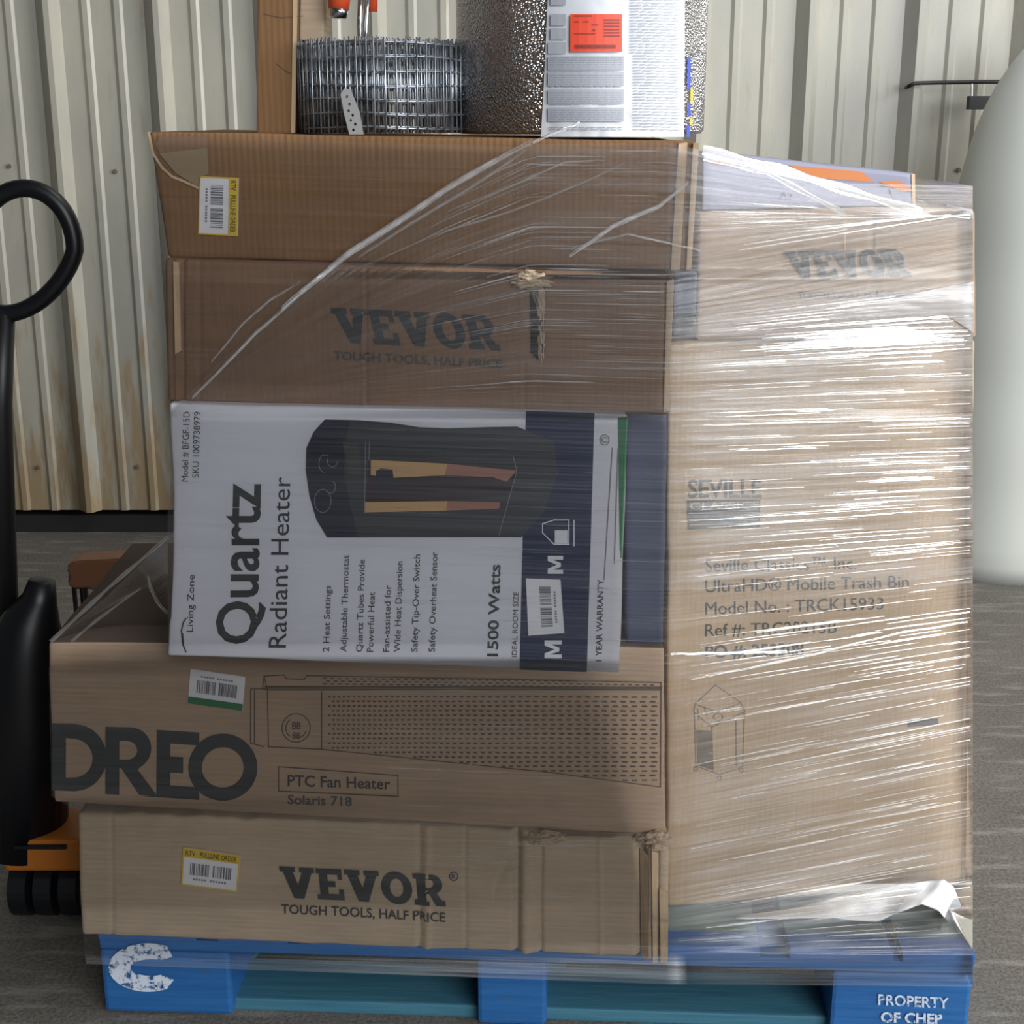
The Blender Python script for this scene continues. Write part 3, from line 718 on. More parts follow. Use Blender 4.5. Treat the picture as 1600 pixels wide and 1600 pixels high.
def d_rv(px, py): return crease(px, 1367, 3, -.003) + crease(px, 1320, 2, .001) + crease(px, 1500, 5, -.003)
q = [(1092, 334), (1524, 329), (1526, 529), (1088, 533)]
rv, f_rv = carton('cardboard_carton', 'greyish brown carton under heavy film, resting on the tall right carton', 'carton', q, .10, .125, .40, M['card_rv'], d_rv, 50, 20, .004, None, .0014, 6)
slab(f_rv, (1240, 435), (1424, 432), (1224, 392), M['blackmetal'], rv, .004)
text('TOUGH TOOLS, HALF PRICE', f_rv, (1245, 466), (1420, 463), (1245, 456), M['ink_soft'], rv, .01, .004)
lines([[(1367, 334), (1367, 400)]], f_rv, M['ink_thin'], rv, 3, .001, 'tape_edge'); lines([[(1320, 334), (1320, 400)]], f_rv, M['card_edge'], rv, 2, .001, 'tape_edge')
# slim white and orange box on top
zrv = f_rv.hit(1300, 332).z
def slim():
    root_p = at(1100, 330, .16)
    f = Face(1098, 300, .135, 1430, 300, .30)
    top_ = 0
    q = [(1098, 236), (1431, 271), (1431, 321), (1098, 329)]
    r_, ff = carton('slim_box', 'slim pale lilac box with an orange stripe, lying on the greyish right carton', 'box', q, .135, .235, .20, mat('pale_lilac_print', (128, 130, 152), .4), None, 24, 8, .002, None, .0005, 30)
    poly([[(1232, 258), (1345, 268), (1366, 285), (1262, 277)]], ff, M['orange_print'], r_, 'colour_strip')
    poly([[(1110, 250), (1230, 259), (1232, 264), (1110, 256)]], ff, M['copper'], r_, 'colour_strip')
    poly([[(1372, 284), (1400, 282), (1418, 290), (1425, 300), (1400, 296)]], ff, M['orange_print'], r_, 'colour_strip')
    lines([[(1218, 310), (1224, 300), (1228, 312)], [(1234, 312), (1236, 304)], [(1389, 296), (1392, 306)], [(1376, 290), (1384, 292)]], ff, M['ink_soft'], r_, 1.6)
    lines([[(1426, 274), (1427, 322)]], ff, M['card_edge'], r_, 5, .001, 'corner_flap')
slim()
# black bundle squeezed between the two stacks
mb = MB()
a = at(1060, 410, .06)
bk_ = thing('black_bundle', 'black wrapped bundle squeezed in the gap between the two stacks', 'bundle', at(1068, 530, .085))
for i, (x0, x1, y0, y1, Y) in enumerate(((1052, 1090, 424, 494, .075), (1050, 1088, 494, 528, .07))):
    p0 = at(x0, y1, Y); p1 = at(x1, y0, Y); mb = MB(); mb.box(p0.x, p1.x, Y, Y + .03, p0.z, p1.z, None, .004)
    mb.build('wrapped_piece', M['navy_side'] if i == 0 else M['blackmetal'], bk_)

# ================================================================== THINGS ON TOP OF THE LEFT STACK
# tall narrow carton
Z0 = ZT
def vbox(name, label, cat, x0, x1, Y, dep, h, m, skewx=0):
    c = at(0.5 * (x0 + x1), 208, Y); a = at(x0, 208, Y).x; b_ = at(x1, 208, Y).x
    root = thing(name, label, cat, ((a + b_) / 2, Y, Z0)); return root, a, b_
root, a, b_ = vbox('tall_carton', 'tall narrow brown carton standing at the left behind the wire roll', 'carton', 400, 460, .10, .1, .5, None)
mb = MB(); S = Matrix(((1, 0, .06, -.06 * Z0), (-.0, 1, 0, 0), (0, 0, 1, 0), (0, 0, 0, 1)))
mb.box(a, b_, .10, .20, Z0, Z0 + .5, S, .003); mb.build('body', M['card_top'], root, smooth=False)
mb = MB(); mb.box(b_ - .004, b_ + .001, .0985, .1005, Z0 + .001, Z0 + .499, S, 0); mb.build('corner_edge', M['card_edge'], root)
mb = MB(); mb.box(b_ + .0005, b_ + .030, .125, .200, Z0 + .11, Z0 + .49, S, .002); mb.build('side_flap', M['card_low'], root)
fT = Face(400, 208, .10, 460, 208, .10)
lines([[(412, 22), (440, 28), (474, 25)], [(432, 100), (448, 112), (456, 116)]], fT, M['ink_brown'], root, 1.2, .0006, 'scuff')
# roll of welded wire mesh
c = at(599, 200, .13); RC = Vector((c.x, .13, Z0)); RR = .1045
roll = thing('wire_mesh_roll', 'short roll of galvanised welded wire mesh standing on the top carton', 'wire mesh', RC)
hgt = .108
hw = MB(); vw = MB()
turns = 7; 
def sp(t): r = RR - .0042 * t; an = -math.pi / 2 + 2 * math.pi * t; return r, an
for k in range(7):
    z = Z0 + .006 + k * (hgt - .012) / 6
    pts = []
    for i in range(int(turns * 44) + 1):
        t = i / 44; r, an = sp(t); pts.append((RC.x + r * math.cos(an), RC.y + r * math.sin(an), z + .0012 * math.sin(an * 3 + k) + .004 * (t > 0) * math.sin(t * 1.3) * .5))
    hw.tube(pts, .0011, 5)
tt = 0
while tt < turns:
    r, an = sp(tt); x, y = RC.x + (r + .0015) * math.cos(an), RC.y + (r + .0015) * math.sin(an)
    zz = hgt + random.uniform(-.002, .002)
    vw.tube([(x, y, Z0 + .001), (x + random.uniform(-.001, .001), y, Z0 + hgt * .5), (x, y, Z0 + zz)], .0011, 5); tt += .0127 / (2 * math.pi * r)
o = hw.build('horizontal_wires', M['wire'], roll, smooth=True); o['kind'] = 'stuff'
o = vw.build('upright_wires', M['wire'], roll, smooth=True); o['kind'] = 'stuff'
# perforated hanger strap bound to it
st = []; fs = []
pts = []
fS = Face(540, 150, RC.y - RR - .007, 560, 150, RC.y - RR - .007)
outl = [(532, 147), (538, 138), (548, 140), (562, 175), (568, 210), (546, 210), (538, 180)]
def disc(x, y, r): return arc(x, y, r, r * 1.25, 0, 345, 12)
v_, f_ = fill([outl] + [disc(542, 151, 2), disc(546, 163, 2), disc(545, 173, 2), disc(551, 180, 2), disc(548, 188, 2), disc(555, 194, 2), disc(552, 203, 2)])
n0 = len(v_); A = [fS.hit(p.x, p.y, 0) for p in v_]; B = [p - fS.n * .0012 for p in A]
ff = orient(A, f_, fS.n); ff2 = [tuple(reversed([i + n0 for i in t])) for t in ff]
part('perforated_strap', A + B, ff + ff2, mat('dull_zinc', (150, 150, 150), .5), roll)
# orange handled tool and steel rods behind the wire roll
tl = thing('hand_tool', 'orange handled cutting tool with chrome ferrule, standing in the wire roll', 'tool', at(530, 206, .12))
tl.location.z = Z0
def P3(x, y, Y): return at(x, y, Y)
mb = MB(); mb.tube([P3(529, 14, .11), P3(531, -20, .11), P3(534, -70, .11)], [.0125, .015, .013], 20); mb.build('handle', M['orange'], tl, smooth=True)
mb = MB(); mb.tube([P3(528, 29, .11), P3(528, 27, .11), P3(529, 20, .11), P3(529, 14, .11)], [.0085, .0105, .0115, .0125], 20); mb.build('ferrule', M['chrome'], tl, smooth=True)
mb = MB(); mb.tube([P3(490, 56, .215), P3(505, 20, .215), P3(512, -40, .215), P3(516, -90, .215)], [.010, .011, .010, .010], 14); mb.tube([P3(490, 200, .215), P3(490, 56, .215)], [.004, .006], 8); mb.build('handle', M['orange'], tl, smooth=True)
mb = MB(); mb.tube([P3(566, 200, .13), P3(562, 40, .13), P3(566, -60, .13)], .0035, 10); mb.build('rod', M['chrome'], tl, smooth=True)
mb = MB(); mb.tube([P3(570, 200, .137), P3(572, 40, .137), P3(578, -60, .137)], .0035, 10); mb.build('rod', M['chrome'], tl, smooth=True)
mb = MB(); mb.tube([P3(583, 18, .14), P3(586, -60, .14)], .005, 12); mb.build('grip', M['orange'], tl, smooth=True)
# bubble foil insulation roll with its paper insert
c = at(907, 215, .14); FC = Vector((c.x, .155, Z0)); FR = .155
foil = thing('insulation_roll', 'silver bubble foil insulation roll with white printed insert, standing on the top carton', 'insulation roll', FC)
prof = [(FR - .004, 0), (FR, .004), (FR, .40), (FR - .004, .404), (.04, .404), (.04, .38)]
mb = MB(); mb.lathe(prof, FC, 96); mb.build('foil_layer', M['foil'], foil, smooth=True)
def onroll(px, py, off=.001):             # straight through the wrapped surface
    d = ray(px, py); ox, oy = C0.x - FC.x, C0.y - FC.y; R_ = FR + off
    A_ = d.x ** 2 + d.y ** 2; B_ = 2 * (ox * d.x + oy * d.y); C_ = ox * ox + oy * oy - R_ * R_
    q_ = B_ * B_ - 4 * A_ * C_
    k = (-B_ - math.sqrt(max(q_, 0))) / (2 * A_); return C0 + d * k
def cyl_patch(name, x0, x1, yt, yb, m, off, parent, crum=0, nx=24, ny=26):
    vs = []; fs = []
    for j in range(ny + 1):
        for i in range(nx + 1):
            u, v = i / nx, j / ny
            xx = x0[0] * (1 - v) + x0[1] * v + (x1[0] * (1 - v) + x1[1] * v - x0[0] * (1 - v) - x0[1] * v) * u
            p = onroll(xx, yt + (yb - yt) * v, off)
            if crum:
                k = noise.noise(Vector((p.x * 30, p.y * 30, p.z * 45))) * crum * (.35 + 1.6 * max(0, v - .75) * 4)
                rad = Vector((p.x - FC.x, p.y - FC.y, 0)).normalized(); p += rad * abs(k)
            vs.append(p)
    for j in range(ny):
        for i in range(nx):
            a_ = j * (nx + 1) + i; fs.append((a_, a_ + nx + 1, a_ + nx + 2, a_ + 1))
    return part(name, vs, fs, m, parent, smooth=True)
ins = cyl_patch('paper_insert', (859, 846), (1071, 1068), -70, 214, mat('glossy_insert_paper', (214, 218, 226), .35), .002, foil, .0025, 60, 60)
ins['label'] = 'white instruction sheet under clear wrap'
def rollprint(rows, m, off, name):
    vs = []; fs = []
    for (x0, x1, y0, y1) in rows:
        n_ = max(1, int((x1 - x0) / 12))
        for i in range(n_):
            a_ = x0 + (x1 - x0) * i / n_; b2 = x0 + (x1 - x0) * (i + 1) / n_; k = len(vs)
            vs += [onroll(a_, y1, off), onroll(b2, y1, off), onroll(b2, y0, off), onroll(a_, y0, off)]; fs.append((k, k + 1, k + 2, k + 3))
    return part(name, vs, fs, m, foil)
rnd = random.Random(4)
pg = mat('pale_grey_text_print', (172, 176, 186), .4); pg2 = mat('line_text_print', (150, 154, 166), .4)
for i, y in enumerate((-10, 22, 44, 66, 88, 112, 140, 168)):
    rollprint([(860 - (y > 60) * 4, 975 if y > 80 else 884, y, y + (18 if y < 80 else 22))], pg, .0052, 'text_panel')
rr_ = []
for i in range(46):
    y = -6 + i * 4.6
    x = 990 if y > 84 else 985
    while x < 1062:
        w = rnd.uniform(6, 20); rr_.append((x, min(x + w, 1062), y + (x - 990) * .02, y + 1.7 + (x - 990) * .02)); x += w + 3
o = rollprint(rr_, pg2, .0052, 'small_print'); o['kind'] = 'stuff'
rr_ = []
for i in range(34):
    y = 90 + i * 3.4
    if (i % 8) > 5: continue
    x = 858
    while x < 972:
        w = rnd.uniform(5, 16); rr_.append((x, min(x + w, 972), y, y + 1.2)); x += w + 2.5
o = rollprint(rr_, pg2, .0056, 'small_print'); o['kind'] = 'stuff'
s_ = rollprint([(891, 972, 22, 81)], M['red_sticker'], .0062, 'sticker'); s_['label'] = 'red orange address sticker'
rr_ = [(898, 962, 70, 76)] + [(944, 968, 30 + 5 * i, 32.5 + 5 * i) for i in range(6)] + [(897, 925, 24, 26), (897, 905, 33, 35), (911, 920, 33, 35), (897, 930, 52, 53.5), (925, 935, 38, 40), (926, 930, 46, 49)]
rollprint(rr_, M['red_ink'], .0066, 'sticker_print')
rollprint([(1074, 1079, 90, 140), (1075, 1079, 160, 182), (1073, 1078, 195, 214)], M['blueprint'], .003, 'blue_print_mark')
rollprint([(1079, 1083, 138, 160), (1078, 1082, 184, 196)], M['yellow'], .003, 'yellow_print_mark')

# ================================================================== BACKGROUND THINGS
# pallet truck at the far left
JY = .32
j = thing('pallet_truck', 'hand pallet truck with black looped handle, at the far left edge', 'pallet truck', (at(30, 1300, JY).x, JY, 0))
pts = []
for i in range(52):
    a_ = 2 * math.pi * i / 48 + 2.9
    x = 38 + 79 * math.cos(a_); y = 392 - 98 * math.sin(a_)
    if y > 392: x -= (y - 392) * .30
    pts.append(at(x, y, JY))
mb = MB(); mb.tube(pts, .0125, 14, caps=False); mb.build('handle_loop', M['black'], j, smooth=True)
mb = MB(); mb.tube([at(8, 488, JY), at(0, 640, JY + .01), at(12, 1010, JY + .02)], [.014, .017, .018], 14); mb.build('tow_bar', M['blackmetal'], j, smooth=True)
mb = MB()
mb.tube([at(40, 1320, JY), at(40, 1120, JY), at(42, 1010, JY), at(50, 965, JY), at(62, 935, JY), at(66, 908, JY), at(66, 905, JY)], [.065, .065, .06, .042, .026, .020, .008], 24); mb.build('pump_housing', M['black'], j, smooth=True)
a1 = at(8, 1362, JY - .06); a2 = at(124, 1312, JY - .06)
mb = MB(); mb.box(a1.x, a2.x, JY - .06, JY + .05, a1.z, a2.z, None, .006); mb.build('frame', M['orange_frame'], j)
mb = MB(); mb.box(a1.x + .02, a2.x - .02, JY - .066, JY - .058, a2.z - .014, a2.z - .008, None, .001); mb.build('slot', M['black'], j)
for dx in (-.012, .028, .068):
    mb2 = MB(); cx_ = a1.x + .02 + dx
    mb2.tube([(cx_ - .016, JY, .0505), (cx_ - .014, JY, .0505), (cx_ + .014, JY, .0505), (cx_ + .016, JY, .0505)], [.044, .05, .05, .044], 28); mb2.build('wheel', M['black'], j, smooth=False)
# brown padded stool in the shade
SY = 1.15
s0 = at(160, 1000, SY); stl = thing('stool', 'brown padded stool on black legs behind the far left end of the stack', 'stool', (s0.x, SY, 0))
fq = [(108, 902)] + [(103, 888), (108, 880), (118, 877), (250, 870), (262, 872), (262, 905), (200, 930), (160, 933), (150, 926), (140, 920), (112, 920), (104, 912)]
fr = Face(100, 900, SY, 262, 900, SY); v_, f_ = fill([[(x, y) for x, y in fq]])
A = [fr.hit(p.x, p.y) for p in v_]; B = [p + Vector((0, .22, 0)) for p in A]; n0 = len(A)
bm = bmesh.new(); ring = [bm.verts.new(fr.hit(x, y)) for x, y in fq]; fc = bm.faces.new(ring)
ex = bmesh.ops.extrude_face_region(bm, geom=[fc])
for v in [g for g in ex['geom'] if isinstance(g, bmesh.types.BMVert)]: v.co.y += .07
bmesh.ops.recalc_face_normals(bm, faces=bm.faces[:]); bmesh.ops.bevel(bm, geom=bm.edges[:], offset=.004, segments=2, affect='EDGES')
bm.verts.ensure_lookup_table(); vs = [v.co.copy() for v in bm.verts]; fs = [tuple(v.index for v in f.verts) for f in bm.faces]; bm.free()
part('seat', vs, fs, M['brownseat'], stl)
for (x, dy) in ((116, .03), (134, .03), (240, .03), (128, .055), (246, .055)):
    q_ = at(x, 922, SY + dy); mb = MB(); mb.box(q_.x - .0035, q_.x + .0035, SY + dy - .006, SY + dy + .006, 0, at(x, 918, SY).z, None, .001); mb.build('leg', M['blackmetal'], stl)
mb = MB(); q0 = at(112, 925, SY); q1 = at(138, 918, SY); mb.box(q0.x, q1.x, SY + .02, SY + .05, q0.z, q1.z + .004); mb.build('bracket', M['blackmetal'], stl)
# black rod on the back wall at the right
RY = WY - .07
rod = thing('wall_rod', 'thin black horizontal rod fixed to the ribbed wall at the upper right', 'rod', at(1420, 134, RY))
mb = MB(); mb.tube([at(1416, 137, WY - .03), at(1421, 134, RY - .01), at(1430, 130, RY), at(1470, 129, RY), at(1530, 128, RY), at(1700, 127, RY)], .0055, 10); mb.build('bar', M['blackmetal'], rod, smooth=True)
mb = MB(); a1 = at(1511, 171, RY); a2 = at(1560, 150, RY); mb.box(a1.x, a2.x, RY - .012, RY + .012, a1.z, a2.z, None, .002); mb.build('clamp', M['ink'], rod)
M['clampm'] = M['blackmetal']
mb = MB(); mb.tube([at(1518, 150, RY), at(1518, 128, RY)], .003, 8); mb.build('hanger', M['steel'], rod)
# white sack leaning on the wall
sk = thing('white_sack', 'smooth white bulk sack standing by the wall at the right edge', 'sack', (at(1590, 330, 2.1).x, 2.1, 0))
vs = []; fs = []; SR = .22; cx_ = at(1490, 330, 2.12).x + SR * .98; nz = 28; nn = 32
for i in range(nz + 1):
    z = 1.42 * i / nz
    r_ = SR * (1 - .72 * (i / nz) ** 7.5) * (1 + .008 * math.sin(i)) * (.93 if i == 0 else 1)
    for k in range(nn):
        a_ = 2 * math.pi * k / nn; vs.append(Vector((cx_ + r_ * math.cos(a_), 2.12 + r_ * .85 * math.sin(a_), z)))
for i in range(nz):
    for k in range(nn): fs.append((i * nn + k, i * nn + (k + 1) % nn, (i + 1) * nn + (k + 1) % nn, (i + 1) * nn + k))
fs += [tuple(range(nn))[::-1], tuple(nz * nn + k for k in range(nn))]
part('bag_body', vs, fs, M['whitebag'], sk, smooth=True)
mb = MB(); mb.lathe([(.05, -.004), (.03, .02), (.045, .05), (.02, .055)], (cx_, 2.12, 1.42), 16); mb.build('tied_neck', M['whitebag'], sk, smooth=True)

# white plastic sheet crumpled on the deck under the tall carton
up = [(1150, 1431), (1230, 1420), (1300, 1404), (1360, 1392), (1420, 1380), (1475, 1374), (1490, 1385), (1504, 1420), (1513, 1472)]
dn = [(1150, 1434), (1230, 1434), (1300, 1434), (1370, 1440), (1395, 1428), (1440, 1412), (1468, 1424), (1492, 1452), (1512, 1478)]
vs = []; fs = []; na, nb_ = 64, 10
def interp(pl, t):
    k = t * (len(pl) - 1); i = min(int(k), len(pl) - 2); f = k - i
    return pl[i][0] * (1 - f) + pl[i + 1][0] * f, pl[i][1] * (1 - f) + pl[i + 1][1] * f
for i in range(na + 1):
    a_ = interp(up, i / na); b2 = interp(dn, i / na)
    for k in range(nb_ + 1):
        v = k / nb_; x = a_[0] * (1 - v) + b2[0] * v; y = a_[1] * (1 - v) + b2[1] * v
        Y = .095 - .05 * v + (.02 if i > 50 else 0) - .004 * noise.noise(Vector((x * .03, y * .06, 0))) * 3
        vs.append(at(x, y, min(Y, .095)))
for i in range(na):
    for k in range(nb_):
        a_ = i * (nb_ + 1) + k; fs.append((a_, a_ + 1, a_ + nb_ + 2, a_ + nb_ + 1))
ws = make('plastic_sheet', vs, fs, M['whiteplastic'], None, smooth=True, origin=(sum(v.x for v in vs) / len(vs), .08, .141))
ws['label'] = 'crumpled white plastic sheet on the pallet deck at the lower right'; ws['category'] = 'plastic sheet'
md = ws.modifiers.new('thickness', 'SOLIDIFY'); md.thickness = .0015

# ================================================================== STRETCH FILM
film = thing('stretch_wrap', 'clear stretch film wound around all the cartons and the pallet top', 'stretch film', (0.1, .1, .1))
def tab(t, y):
    if y <= t[0][0]: return t[0][1]
    for (a_, b2) in zip(t[:-1], t[1:]):
        if y <= b2[0]:
            k = (y - a_[0]) / (b2[0] - a_[0]); return a_[1] * (1 - k) + b2[1] * k
    return t[-1][1]
T_xl = [(0, 246), (420, 252), (640, 262), (1005, 262), (1048, 76), (1250, 80), (1275, 124), (1470, 130), (1560, 140)]
T_Yl = [(0, -.026), (600, -.028), (640, -.034), (1030, -.034), (1050, .012), (1420, .014), (1500, -.008), (1600, -.008)]
T_Yc = [(0, -.074), (420, -.076), (436, -.102), (640, -.106), (655, -.124), (1040, -.124), (1480, -.040), (1600, -.040)]
T_Yr = [(0, .10), (530, .10), (1380, .128), (1440, .06), (1490, -.035), (1600, -.035)]
T_xc = [(0, 1096), (420, 1094), (440, 1062), (640, 1052), (1000, 1046), (1600, 1048)]
XR = 1520
def FY(x, y):
    return (FY0(x - 30, y) + FY0(x - 15, y) + FY0(x, y) + FY0(x + 15, y) + FY0(x + 30, y)) / 5 if y > 1440 else FY0(x, y)
def FY0(x, y):
    xl, xc = tab(T_xl, y), tab(T_xc, y)
    if x <= xc:
        k = max(-.2, (x - xl) / (xc - xl)); return tab(T_Yl, y) * (1 - k) + tab(T_Yc, y) * k
    k = min(1, (x - xc) / (XR - xc)); return tab(T_Yc, y) * (1 - k) + tab(T_Yr, y) * k
def topedge(x):                            # upper rim of the outer wrap
    if x >= 830: return 222
    return tab([(230, 680), (300, 610), (350, 558), (430, 487), (550, 388), (680, 300), (830, 222)], x)
T_s = [(222, .235), (300, .09), (400, -.15), (470, -.19), (533, -.06), (700, -.03), (850, -.07), (1030, -.14), (1200, -.2), (1420, -.19), (1500, .0), (1600, .02)]
def rowy(y, x):
    if x >= 1050:
        if y < 300 and x > 1320: return rowy(y, 1320) + (x - 1320) * tab(T_s, max(y, 240)) * .1
        return y + tab(T_s, y) * (x - 1050)
    k = max(0, min(1, (y - 222) / (680 - 222)))
    return y + (1 - k) * (topedge(x) - 222) * 1.0 + k * .035 * (x - 1050)
def film_point(x, y, off=0.0):
    return at(x, y, FY(x, y) - off)
def sheet(name, y0, y1, nrow, ncol, amp_r, amp_l, dens_l, dens_r, row, xlf, xrf, m, off=0, seed=0):
    vs = []; fs = []; dn_ = []; uvs = []
    for j in range(nrow + 1):
        y = y0 + (y1 - y0) * j / nrow
        xr_ = xrf(y); xl_ = xlf(row(y, 262))
        for i in range(ncol + 1):
            x = xl_ + (xr_ - xl_) * i / ncol; yy = row(y, x)
            kr = max(0, min(1, (x - 1040) / 60)); amp = amp_l * (1 - kr) + amp_r * kr
            w1 = noise.noise(Vector((x * .004, y * .10, 3 + seed))); w2 = noise.noise(Vector((x * .008, y * .26, 11 + seed))); w3 = noise.noise(Vector((x * .003, y * .03, 31 + seed)))
            h = amp * (w3 * 1.8 + w1 * 1.0 + w2 * .45)
            p = film_point(x, yy, off + h); vs.append(p); uvs.append((p.x + p.y, y / 1150.0))
            tint = (1 + 1.6 * max(0, min(1, (x - 420) / 500))) * tab([(200, .9), (600, .75), (700, .75), (1040, .55), (1490, .4), (1502, 3.2), (1540, 3.6)], yy) if kr < .5 else tab([(200, .9), (330, 1.0), (380, .75), (435, .8), (470, 1.35), (560, 1.3), (900, 1.0), (960, .45), (1050, .7), (1300, .8), (1400, .9), (1500, .6), (1600, .5)], yy)
            dn_.append((dens_l * (1 - kr) + dens_r * kr) * tint)
    for j in range(nrow):
        for i in range(ncol):
            a_ = j * (ncol + 1) + i; fs.append((a_, a_ + ncol + 1, a_ + ncol + 2, a_ + 1))
    return filmpart(name, vs, fs, dn_, uvs, m)
def filmpart(name, vs, fs, dn_, uvs, m):
    o = part(name, vs, fs, m, film, smooth=True)
    at_ = o.data.attributes.new('dens', 'FLOAT', 'POINT'); at_.data.foreach_set('value', dn_)
    ul = o.data.uv_layers.new(name='UVMap'); buf = []
    for lp in o.data.loops: buf += uvs[lp.vertex_index]
    ul.data.foreach_set('uv', buf); return o
sheet('film_sheet', 224, 1538, 820, 84, .00042, .00013, .16, 1.05, rowy, lambda y: tab(T_xl, y), lambda y: XR if y < 1500 else XR, M['film'])
# inner, thinner turn over the top left
sheet('inner_film_sheet', 236, 646, 200, 50, .0003, .00022, .12, .12, lambda y, x: y + .03 * (x - 1050) - 20 * math.exp(-((x - 700) / 200) ** 2) * 0, lambda y: 240 if y < 420 else 262, lambda y: tab(T_xc, y) - 2, M['film'], -.004, 50)
# film folding round the right side, running back along the stack
vs = []; fs = []; dn_ = []; uvs = []
for jn in range(301):
    y = 224 + (1538 - 224) * jn / 300; yy = rowy(y, XR); p = film_point(XR, yy)
    for i in range(9):
        h = .0006 * noise.noise(Vector((i * .3, y * .1, 77))) * (i > 0)
        vs.append(p + Vector((.004 * math.sin(i * .2) + h, .055 * i, 0))); dn_.append(.25); uvs.append((i * .055, y / 1150))
for jn in range(300):
    for i in range(8):
        a_ = jn * 9 + i; fs.append((a_, a_ + 9, a_ + 10, a_ + 1))
filmpart('side_film_sheet', vs, fs, dn_, uvs, M['film'])
# narrow ribbons where the film has pleated: they follow the wrap
def ribbon(B, pts, w, dens, off=.0012, tw=0):
    base = len(B[0]); n_ = len(pts)
    for i, (x, y) in enumerate(pts):
        t = i / (n_ - 1); ww = w * math.sin(math.pi * min(1, max(0, .06 + t * .88))) ** .6
        x2, y2 = pts[min(i + 1, n_ - 1)]; x1, y1 = pts[max(i - 1, 0)]; l = math.hypot(x2 - x1, y2 - y1) or 1
        nx, ny = -(y2 - y1) / l, (x2 - x1) / l
        for s, oo in ((-.5, 0), (0, .0009 + w * .00010), (.5, 0)):
            B[0].append(film_point(x + nx * ww * s, y + ny * ww * s, off + oo)); B[2].append(dens); B[3].append((x / 1100, (y + s * w) / 1150))
    for i in range(n_ - 1):
        a_ = base + i * 3
        B[1].extend([(a_, a_ + 3, a_ + 4, a_ + 1), (a_ + 1, a_ + 4, a_ + 5, a_ + 2)])
rnd = random.Random(12)
B = ([], [], [], [])
for i in range(430):
    y = rnd.uniform(300, 1500)
    if (920 < y < 1010 and rnd.random() < .6) or (410 < y < 505 and rnd.random() < .93): continue
    ln = rnd.uniform(30, 190) * (1 + .5 * rnd.random()); x0 = rnd.uniform(1058, 1510 - ln * .5); x1 = min(1516, x0 + ln)
    n_ = 8; ribbon(B, [(x0 + (x1 - x0) * k / n_, rowy(y, x0 + (x1 - x0) * k / n_) + rnd.uniform(-.15, .15)) for k in range(n_ + 1)], rnd.choice([1, 1.2, 1.5, 2, 2.6]), rnd.uniform(.15, .85))
for i in range(46):                       # heavier bunching between the two right cartons
    y = rnd.uniform(502, 572); ln = rnd.uniform(120, 300); x1 = rnd.uniform(1400, 1518); x0 = max(1150, x1 - ln)
    n_ = 10; ribbon(B, [(x0 + (x1 - x0) * k / n_, rowy(y, x0 + (x1 - x0) * k / n_) + rnd.uniform(-.3, .3)) for k in range(n_ + 1)], rnd.choice([2.5, 3.5, 5]), rnd.uniform(.6, 1.1))
for i in range(120):
    y = rnd.uniform(235, 620); ln = rnd.uniform(40, 210); x0 = rnd.uniform(640, 1050 - ln * .6); x1 = min(1085, x0 + ln)
    n_ = 6; ribbon(B, [(x0 + (x1 - x0) * k / n_, rowy(y, x0 + (x1 - x0) * k / n_)) for k in range(n_ + 1)], rnd.choice([1, 1.2, 1.7, 2.2]), rnd.uniform(.12, .5) if rnd.random() < .6 else rnd.uniform(.5, .95))
for i in range(110):
    y = rnd.uniform(650, 1500); ln = rnd.uniform(25, 150); x0 = rnd.uniform(560, 1030 - ln * .5); x1 = min(1040, x0 + ln)
    n_ = 5; ribbon(B, [(x0 + (x1 - x0) * k / n_, rowy(y, x0 + (x1 - x0) * k / n_)) for k in range(n_ + 1)], rnd.choice([.8, 1, 1.4]), rnd.uniform(.06, .3))
o = filmpart('film_pleats', B[0], B[1], B[2], B[3], M['filmfold']); o['kind'] = 'stuff'
# the large diagonal bunches, each a folded rope of film
def rope(pts, w, dens, off=.003, n_=40):
    B = ([], [], [], [])
    P = [interp(pts, k / n_) for k in range(n_ + 1)]
    for s in (-.32, 0, .32):
        ribbon(B, [(x, y + s * w + .5 * math.sin(k * .7 + s * 9)) for k, (x, y) in enumerate(P)], w * .62, dens, off + .0008 * (s == 0))
    return filmpart('film_rope', B[0], B[1], B[2], B[3], M['filmfold'])
rope([(830, 222), (760, 258), (690, 300), (620, 348), (550, 392), (490, 440), (440, 482)], 9, .8)
rope([(500, 430), (440, 486), (400, 520), (350, 572), (300, 622)], 5, .5)
rope([(470, 440), (420, 470), (380, 505), (330, 566)], 4, .35)
rope([(820, 236), (740, 290), (640, 350), (560, 402)], 5, .3)
rope([(890, 400), (960, 352), (1030, 322), (1075, 285)], 6, .75, .004)
rope([(1095, 392), (980, 366), (890, 388)][::-1], 3, .4)
rope([(700, 330), (800, 290), (880, 254), (945, 250)], 3, .35)
rope([(560, 420), (680, 366), (800, 330), (900, 290), (975, 256)], 3, .3)
rope([(1048, 1022), (1150, 1021), (1230, 1018)], 4, 1.0, .003)
rope([(1080, 1062), (1250, 1028), (1400, 990), (1512, 972)], 3, .8)
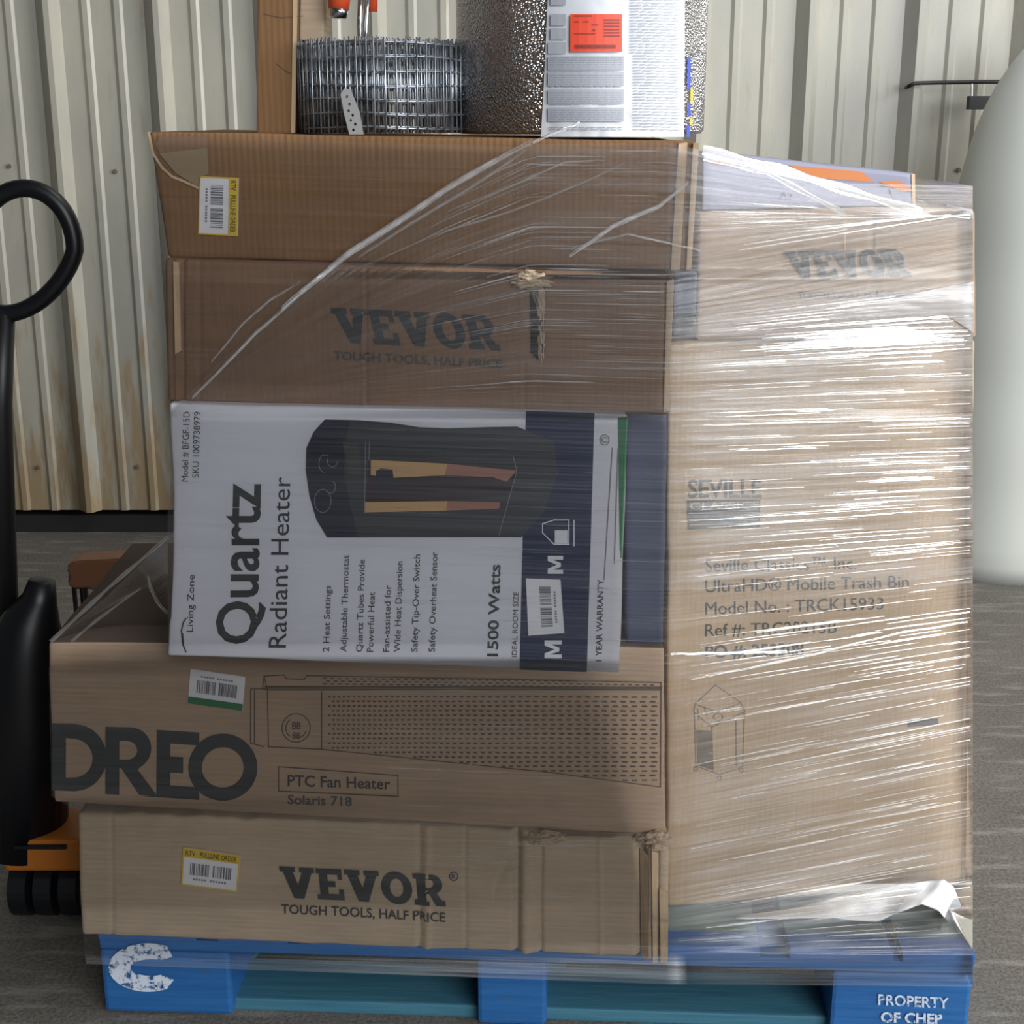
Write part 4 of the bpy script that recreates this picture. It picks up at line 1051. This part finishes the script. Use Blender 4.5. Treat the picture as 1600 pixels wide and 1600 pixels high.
# bright fold where the film bridges from the top carton to the right carton
def free_rope(pts3, w, dens, name='film_rope', n_=24, sag=0):
    vs = []; fs = []; dn_ = []; uvs = []
    for k in range(n_ + 1):
        t = k / n_ * (len(pts3) - 1); i = min(int(t), len(pts3) - 2); f = t - i
        p = pts3[i].lerp(pts3[i + 1], f) + Vector((0, 0, -sag * math.sin(math.pi * k / n_)))
        d = (pts3[i + 1] - pts3[i]).normalized(); nr = d.cross(Vector((0, -1, 0))).normalized()
        for s, oo in ((-.5, 0), (-.15, .003), (.2, .001), (.5, .003)):
            vs.append(p + nr * w * s * (1 + .25 * math.sin(k * .9)) + Vector((0, -oo, 0))); dn_.append(dens); uvs.append((k * .02, s * w * 3))
    for k in range(n_):
        for s in range(3):
            a_ = k * 4 + s; fs.append((a_, a_ + 4, a_ + 5, a_ + 1))
    return filmpart(name, vs, fs, dn_, uvs, M['filmfold'])
free_rope([at(1098, 234, -.05), at(1210, 262, -.005), at(1320, 296, .05), at(1440, 332, .11)], .010, 1.0)
free_rope([at(1100, 246, -.05), at(1200, 270, -.01), at(1320, 334, .05)], .006, .8)
free_rope([at(832, 222, -.08), at(870, 206, -.075), at(906, 192, -.06)], .003, .5)
# film running off the white box down to the far left end of the long heater carton
A0, A1 = at(262, 838, .0), at(262, 1000, .1); B0, B1 = at(80, 1003, .028), at(150, 985, .16)
vs = []; fs = []; dn_ = []; uvs = []
for i in range(41):
    for k in range(25):
        u, v = i / 40, k / 24; p = A0.lerp(B0, u).lerp(A1.lerp(B1, u), v) + Vector((0, 0, -.006 * math.sin(u * 3.14) + .0012 * noise.noise(Vector((u * 2, v * 14, 5)))))
        vs.append(p); dn_.append(.45); uvs.append((u * .3, v * .2))
for i in range(40):
    for k in range(24):
        a_ = i * 25 + k; fs.append((a_, a_ + 1, a_ + 26, a_ + 25))
filmpart('film_bridge', vs, fs, dn_, uvs, M['film'])
free_rope([at(264, 838, -.003), at(170, 918, .010), at(80, 1002, .024)], .005, .45)
free_rope([at(262, 868, .03), at(228, 912, .04), at(150, 970, .04), at(112, 1002, .035)], .004, .35)
free_rope([at(231, 893, .03), at(235, 915, .03), at(246, 940, .03), at(262, 958, .03)], .003, .35)
# dense white bunch at the right, where the film pulls in between the two cartons
up = [(1290, 492), (1360, 474), (1430, 458), (1480, 448), (1522, 440)]; dn2 = [(1290, 498), (1360, 500), (1430, 494), (1480, 492), (1522, 520)]
vs = []; fs = []; dn_ = []; uvs = []
for i in range(61):
    a_ = interp(up, i / 60); b2 = interp(dn2, i / 60)
    for k in range(17):
        v = k / 16; x = a_[0] * (1 - v) + b2[0] * v; y = a_[1] * (1 - v) + b2[1] * v
        vs.append(film_point(x, y, .004 + .008 * math.sin(v * 3.14) * i / 60 + .0015 * noise.noise(Vector((x * .02, y * .2, 9))))); dn_.append(min(1.25, .3 + i / 40)); uvs.append((x / 1100, y / 1150))
for i in range(60):
    for k in range(16):
        a_ = i * 17 + k; fs.append((a_, a_ + 1, a_ + 18, a_ + 17))
filmpart('film_bunch', vs, fs, dn_, uvs, M['filmfold'])

for o in list(bpy.data.objects):
    if o.name.startswith('cardboard_carton') and o.parent is None: o['group'] = 'brown cardboard cartons stacked on the pallet'
    if o.name.split('.')[0] in ('line_drawing', 'scuff') and o.type == 'MESH': o['kind'] = 'stuff'
